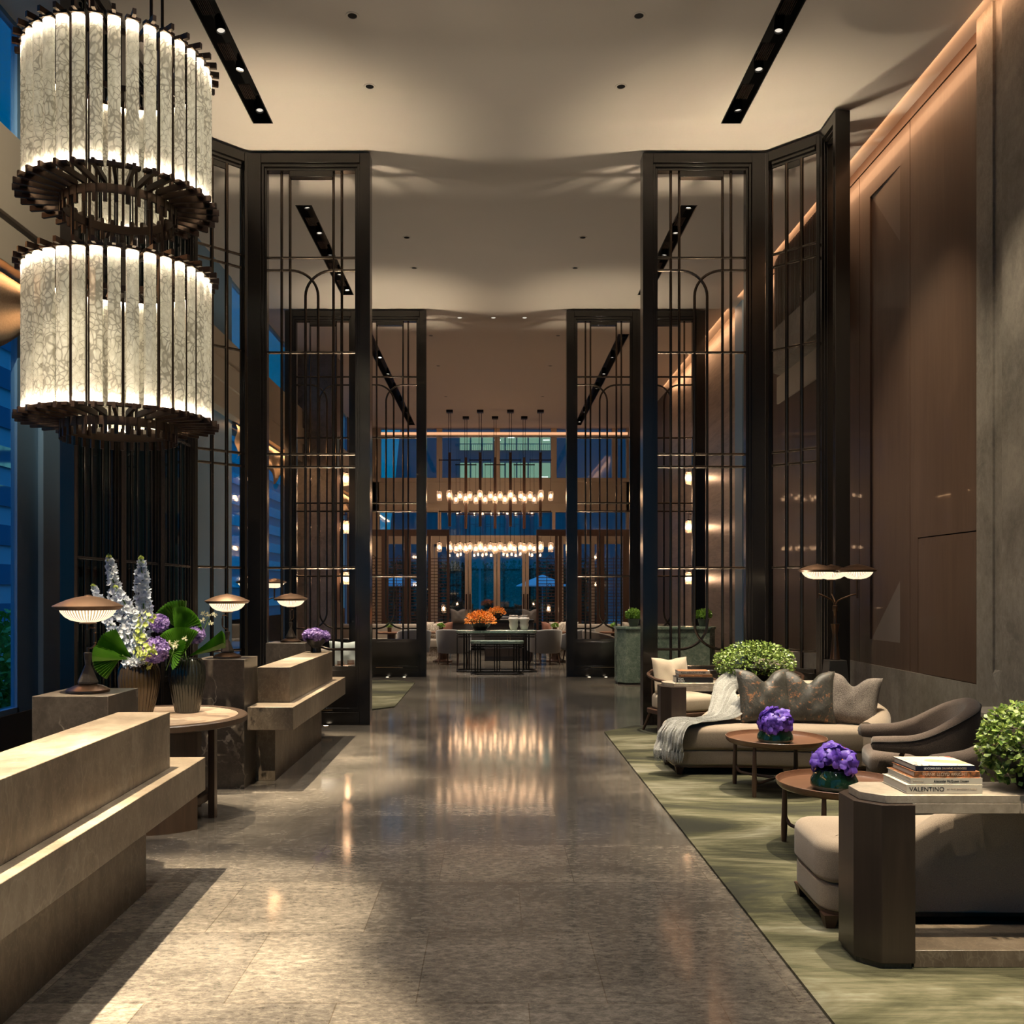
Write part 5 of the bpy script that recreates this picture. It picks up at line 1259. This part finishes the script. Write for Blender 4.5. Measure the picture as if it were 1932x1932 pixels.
# ================================================================== LIGHT
WARM = (1,.85,.62)
def spot(loc, tgt, power, ang, blend=.5, col=WARM, size=.03):
    l = bpy.data.lights.new('spot','SPOT'); l.energy = power; l.spot_size = R(ang); l.spot_blend = blend; l.color = col; l.shadow_soft_size = size
    o = bpy.data.objects.new('spot_lamp', l); COL.objects.link(o); o.location = loc
    o.rotation_euler = (Vector(tgt)-Vector(loc)).to_track_quat('-Z','Y').to_euler(); return o
def area(loc, sx, sy, power, rot, col=WARM, spread=180):
    l = bpy.data.lights.new('strip','AREA'); l.shape = 'RECTANGLE'; l.size = sx; l.size_y = sy; l.energy = power; l.color = col; l.spread = R(spread)
    o = bpy.data.objects.new('strip_lamp', l); COL.objects.link(o); o.location = loc; o.rotation_euler = rot; return o
def point(loc, power, size=.05, col=WARM):
    l = bpy.data.lights.new('glow','POINT'); l.energy = power; l.color = col; l.shadow_soft_size = size
    o = bpy.data.objects.new('glow_lamp', l); COL.objects.link(o); o.location = loc; return o
KS = 1.0
# spots in the recessed tracks
for x,y,tx,ty,p,a in ((-2.55,4.3,-1.7,4.5,7000,21),(-2.57,2.75,-2.4,6.5,1700,16),(-2.57,7.75,-2.3,6.6,1900,22),(-2.57,8.4,-1.8,8.0,6500,21),(-2.57,9.4,-1.75,9.5,4600,19),(-2.57,3.0,-1.45,3.2,9800,21)):
    spot((x,y,6.86), (tx,ty,0), p*KS, a, .55)
for x,y,tx,ty,p,a in ((2.68,4.6,2.35,4.3,2300,24),(2.68,6.0,2.1,5.9,2200,24),(2.68,7.6,2.35,7.7,3000,28),(2.68,9.4,2.3,9.6,2600,26),(2.68,2.4,2.6,2.9,2600,30)):
    spot((x,y,6.86), (tx,ty,0), p*KS, a, .5)
for x,y,tx,ty,p,a in ((-2.59,13.7,-1.9,13.4,1500,34),(-2.59,15.5,-1.8,15.2,900,34),(2.67,14.6,2.7,15.4,1300,30),(-2.59,20.5,-1.6,21.2,1500,40),(2.67,20.5,1.6,21.2,1500,40)):
    spot((x,y,6.86), (tx,ty,0), p*KS, a, .6)
spot((-2.6,4.4,6.84), (-4.4,8.3,5.0), 650*KS, 44, .9); spot((-2.57,2.3,6.86), (-2.55,6.6,1.45), 2200*KS, 13, .7); spot((2.68,7.0,6.86), (4.5,7.9,2.2), 480*KS, 40, .9); spot((2.68,8.2,6.86), (4.5,10.2,2.4), 700*KS, 46, .9)
for x in (-.65,0,.6): spot((x,17.85,6.84), (x*.9+.05,18.2,0), 1300*KS, 20, .7, (1,.88,.76))
# deep ceiling downlights
for yy in (.8,3.0,5.2,6.9,8.48,9.67,13.8,15.1,19.1,21.66,25.1):
    for x in (-1.29,1.33): spot((x,yy,CEIL-.01), (x*.8,yy,0), (290 if yy < 12 else 260)*KS, 84, .8, (1,.92,.8), .04)
# uplights at the feet of the screens
for x,y in ULS: spot((x,y,.02), (x,y-.2,6.8), (520 if y < 12 else 330)*KS, 36, 1.0, (1,.84,.6), .02)
for x,y in ULS: spot((x,y,.025), (x*.8,y-2.6,6.8), (70 if y < 12 else 54)*KS, 105, .9, (1,.88,.7), .02)
for x,y in ((3.55,10.55),(-3.2,10.5)): spot((x,y,.02), (x-.1*(1 if x>0 else -1),y-.2,6.8), 480*KS, 36, 1.0, (1,.84,.6), .02)
# warm coves
for y0,y1 in ((4.0,12.5),(12.5,16.6),(17.3,24)): area((XR-.2,(y0+y1)/2,6.845), .14, y1-y0, 4.2*(y1-y0)*KS, (0,R(-50),0), (1,.52,.26))
for y0,y1 in WY: area((XL+.12,(y0+y1)/2,4.44), .05, y1-y0, 5*(y1-y0)*KS, (0,R(-12),0), (1,.55,.26))
# pendants and jars
for x,y in ((-3.25,20.9),(4.3,20.7)):
    for z in (1.85,3.0,4.1): point((x,y,z+.02), 10*KS, .05, (1,.62,.36))
# dusk sky
w = bpy.data.worlds.new('dusk'); scene.world = w; w.use_nodes = True; nt = w.node_tree; bg = nt.nodes['Background']
g = N(nt); tc = g.n('TexCoord'); sp = g.n('SeparateXYZ'); g.l(tc.outputs['Generated'], sp.inputs[0])
g.l(g.ramp(sp.outputs[2], [(.0,(.0,.10,.19)),(.2,(.0,.085,.18)),(.5,(.0,.045,.13)),(.64,(.03,.2,.5)),(1.0,(.06,.4,.95))]), bg.inputs[0]); bg.inputs[1].default_value = 1.6

# ================================================================== CAMERA
cam = bpy.data.cameras.new('camera'); co = bpy.data.objects.new('camera', cam); COL.objects.link(co)
co.location = (0,0,1.6); co.rotation_euler = (R(90),0,0)
cam.sensor_width = 36; cam.lens = 36*1750/1932; cam.shift_x = (966-931)/1932; cam.shift_y = (1115-966)/1932
cam.clip_start = .05; cam.clip_end = 300
scene.camera = co
vs = scene.view_settings; vs.view_transform = 'Standard'; vs.look = 'None'; vs.gamma = 1; vs.use_curve_mapping = False; vs.exposure = 0.3
scene.cycles.sample_clamp_indirect = 4.0; scene.cycles.sample_clamp_direct = 0
scene.cycles.max_bounces = 7; scene.cycles.diffuse_bounces = 4; scene.cycles.glossy_bounces = 3; scene.cycles.transparent_max_bounces = 12; scene.cycles.transmission_bounces = 4
scene.cycles.caustics_reflective = False; scene.cycles.caustics_refractive = False
scene.cycles.use_light_tree = True
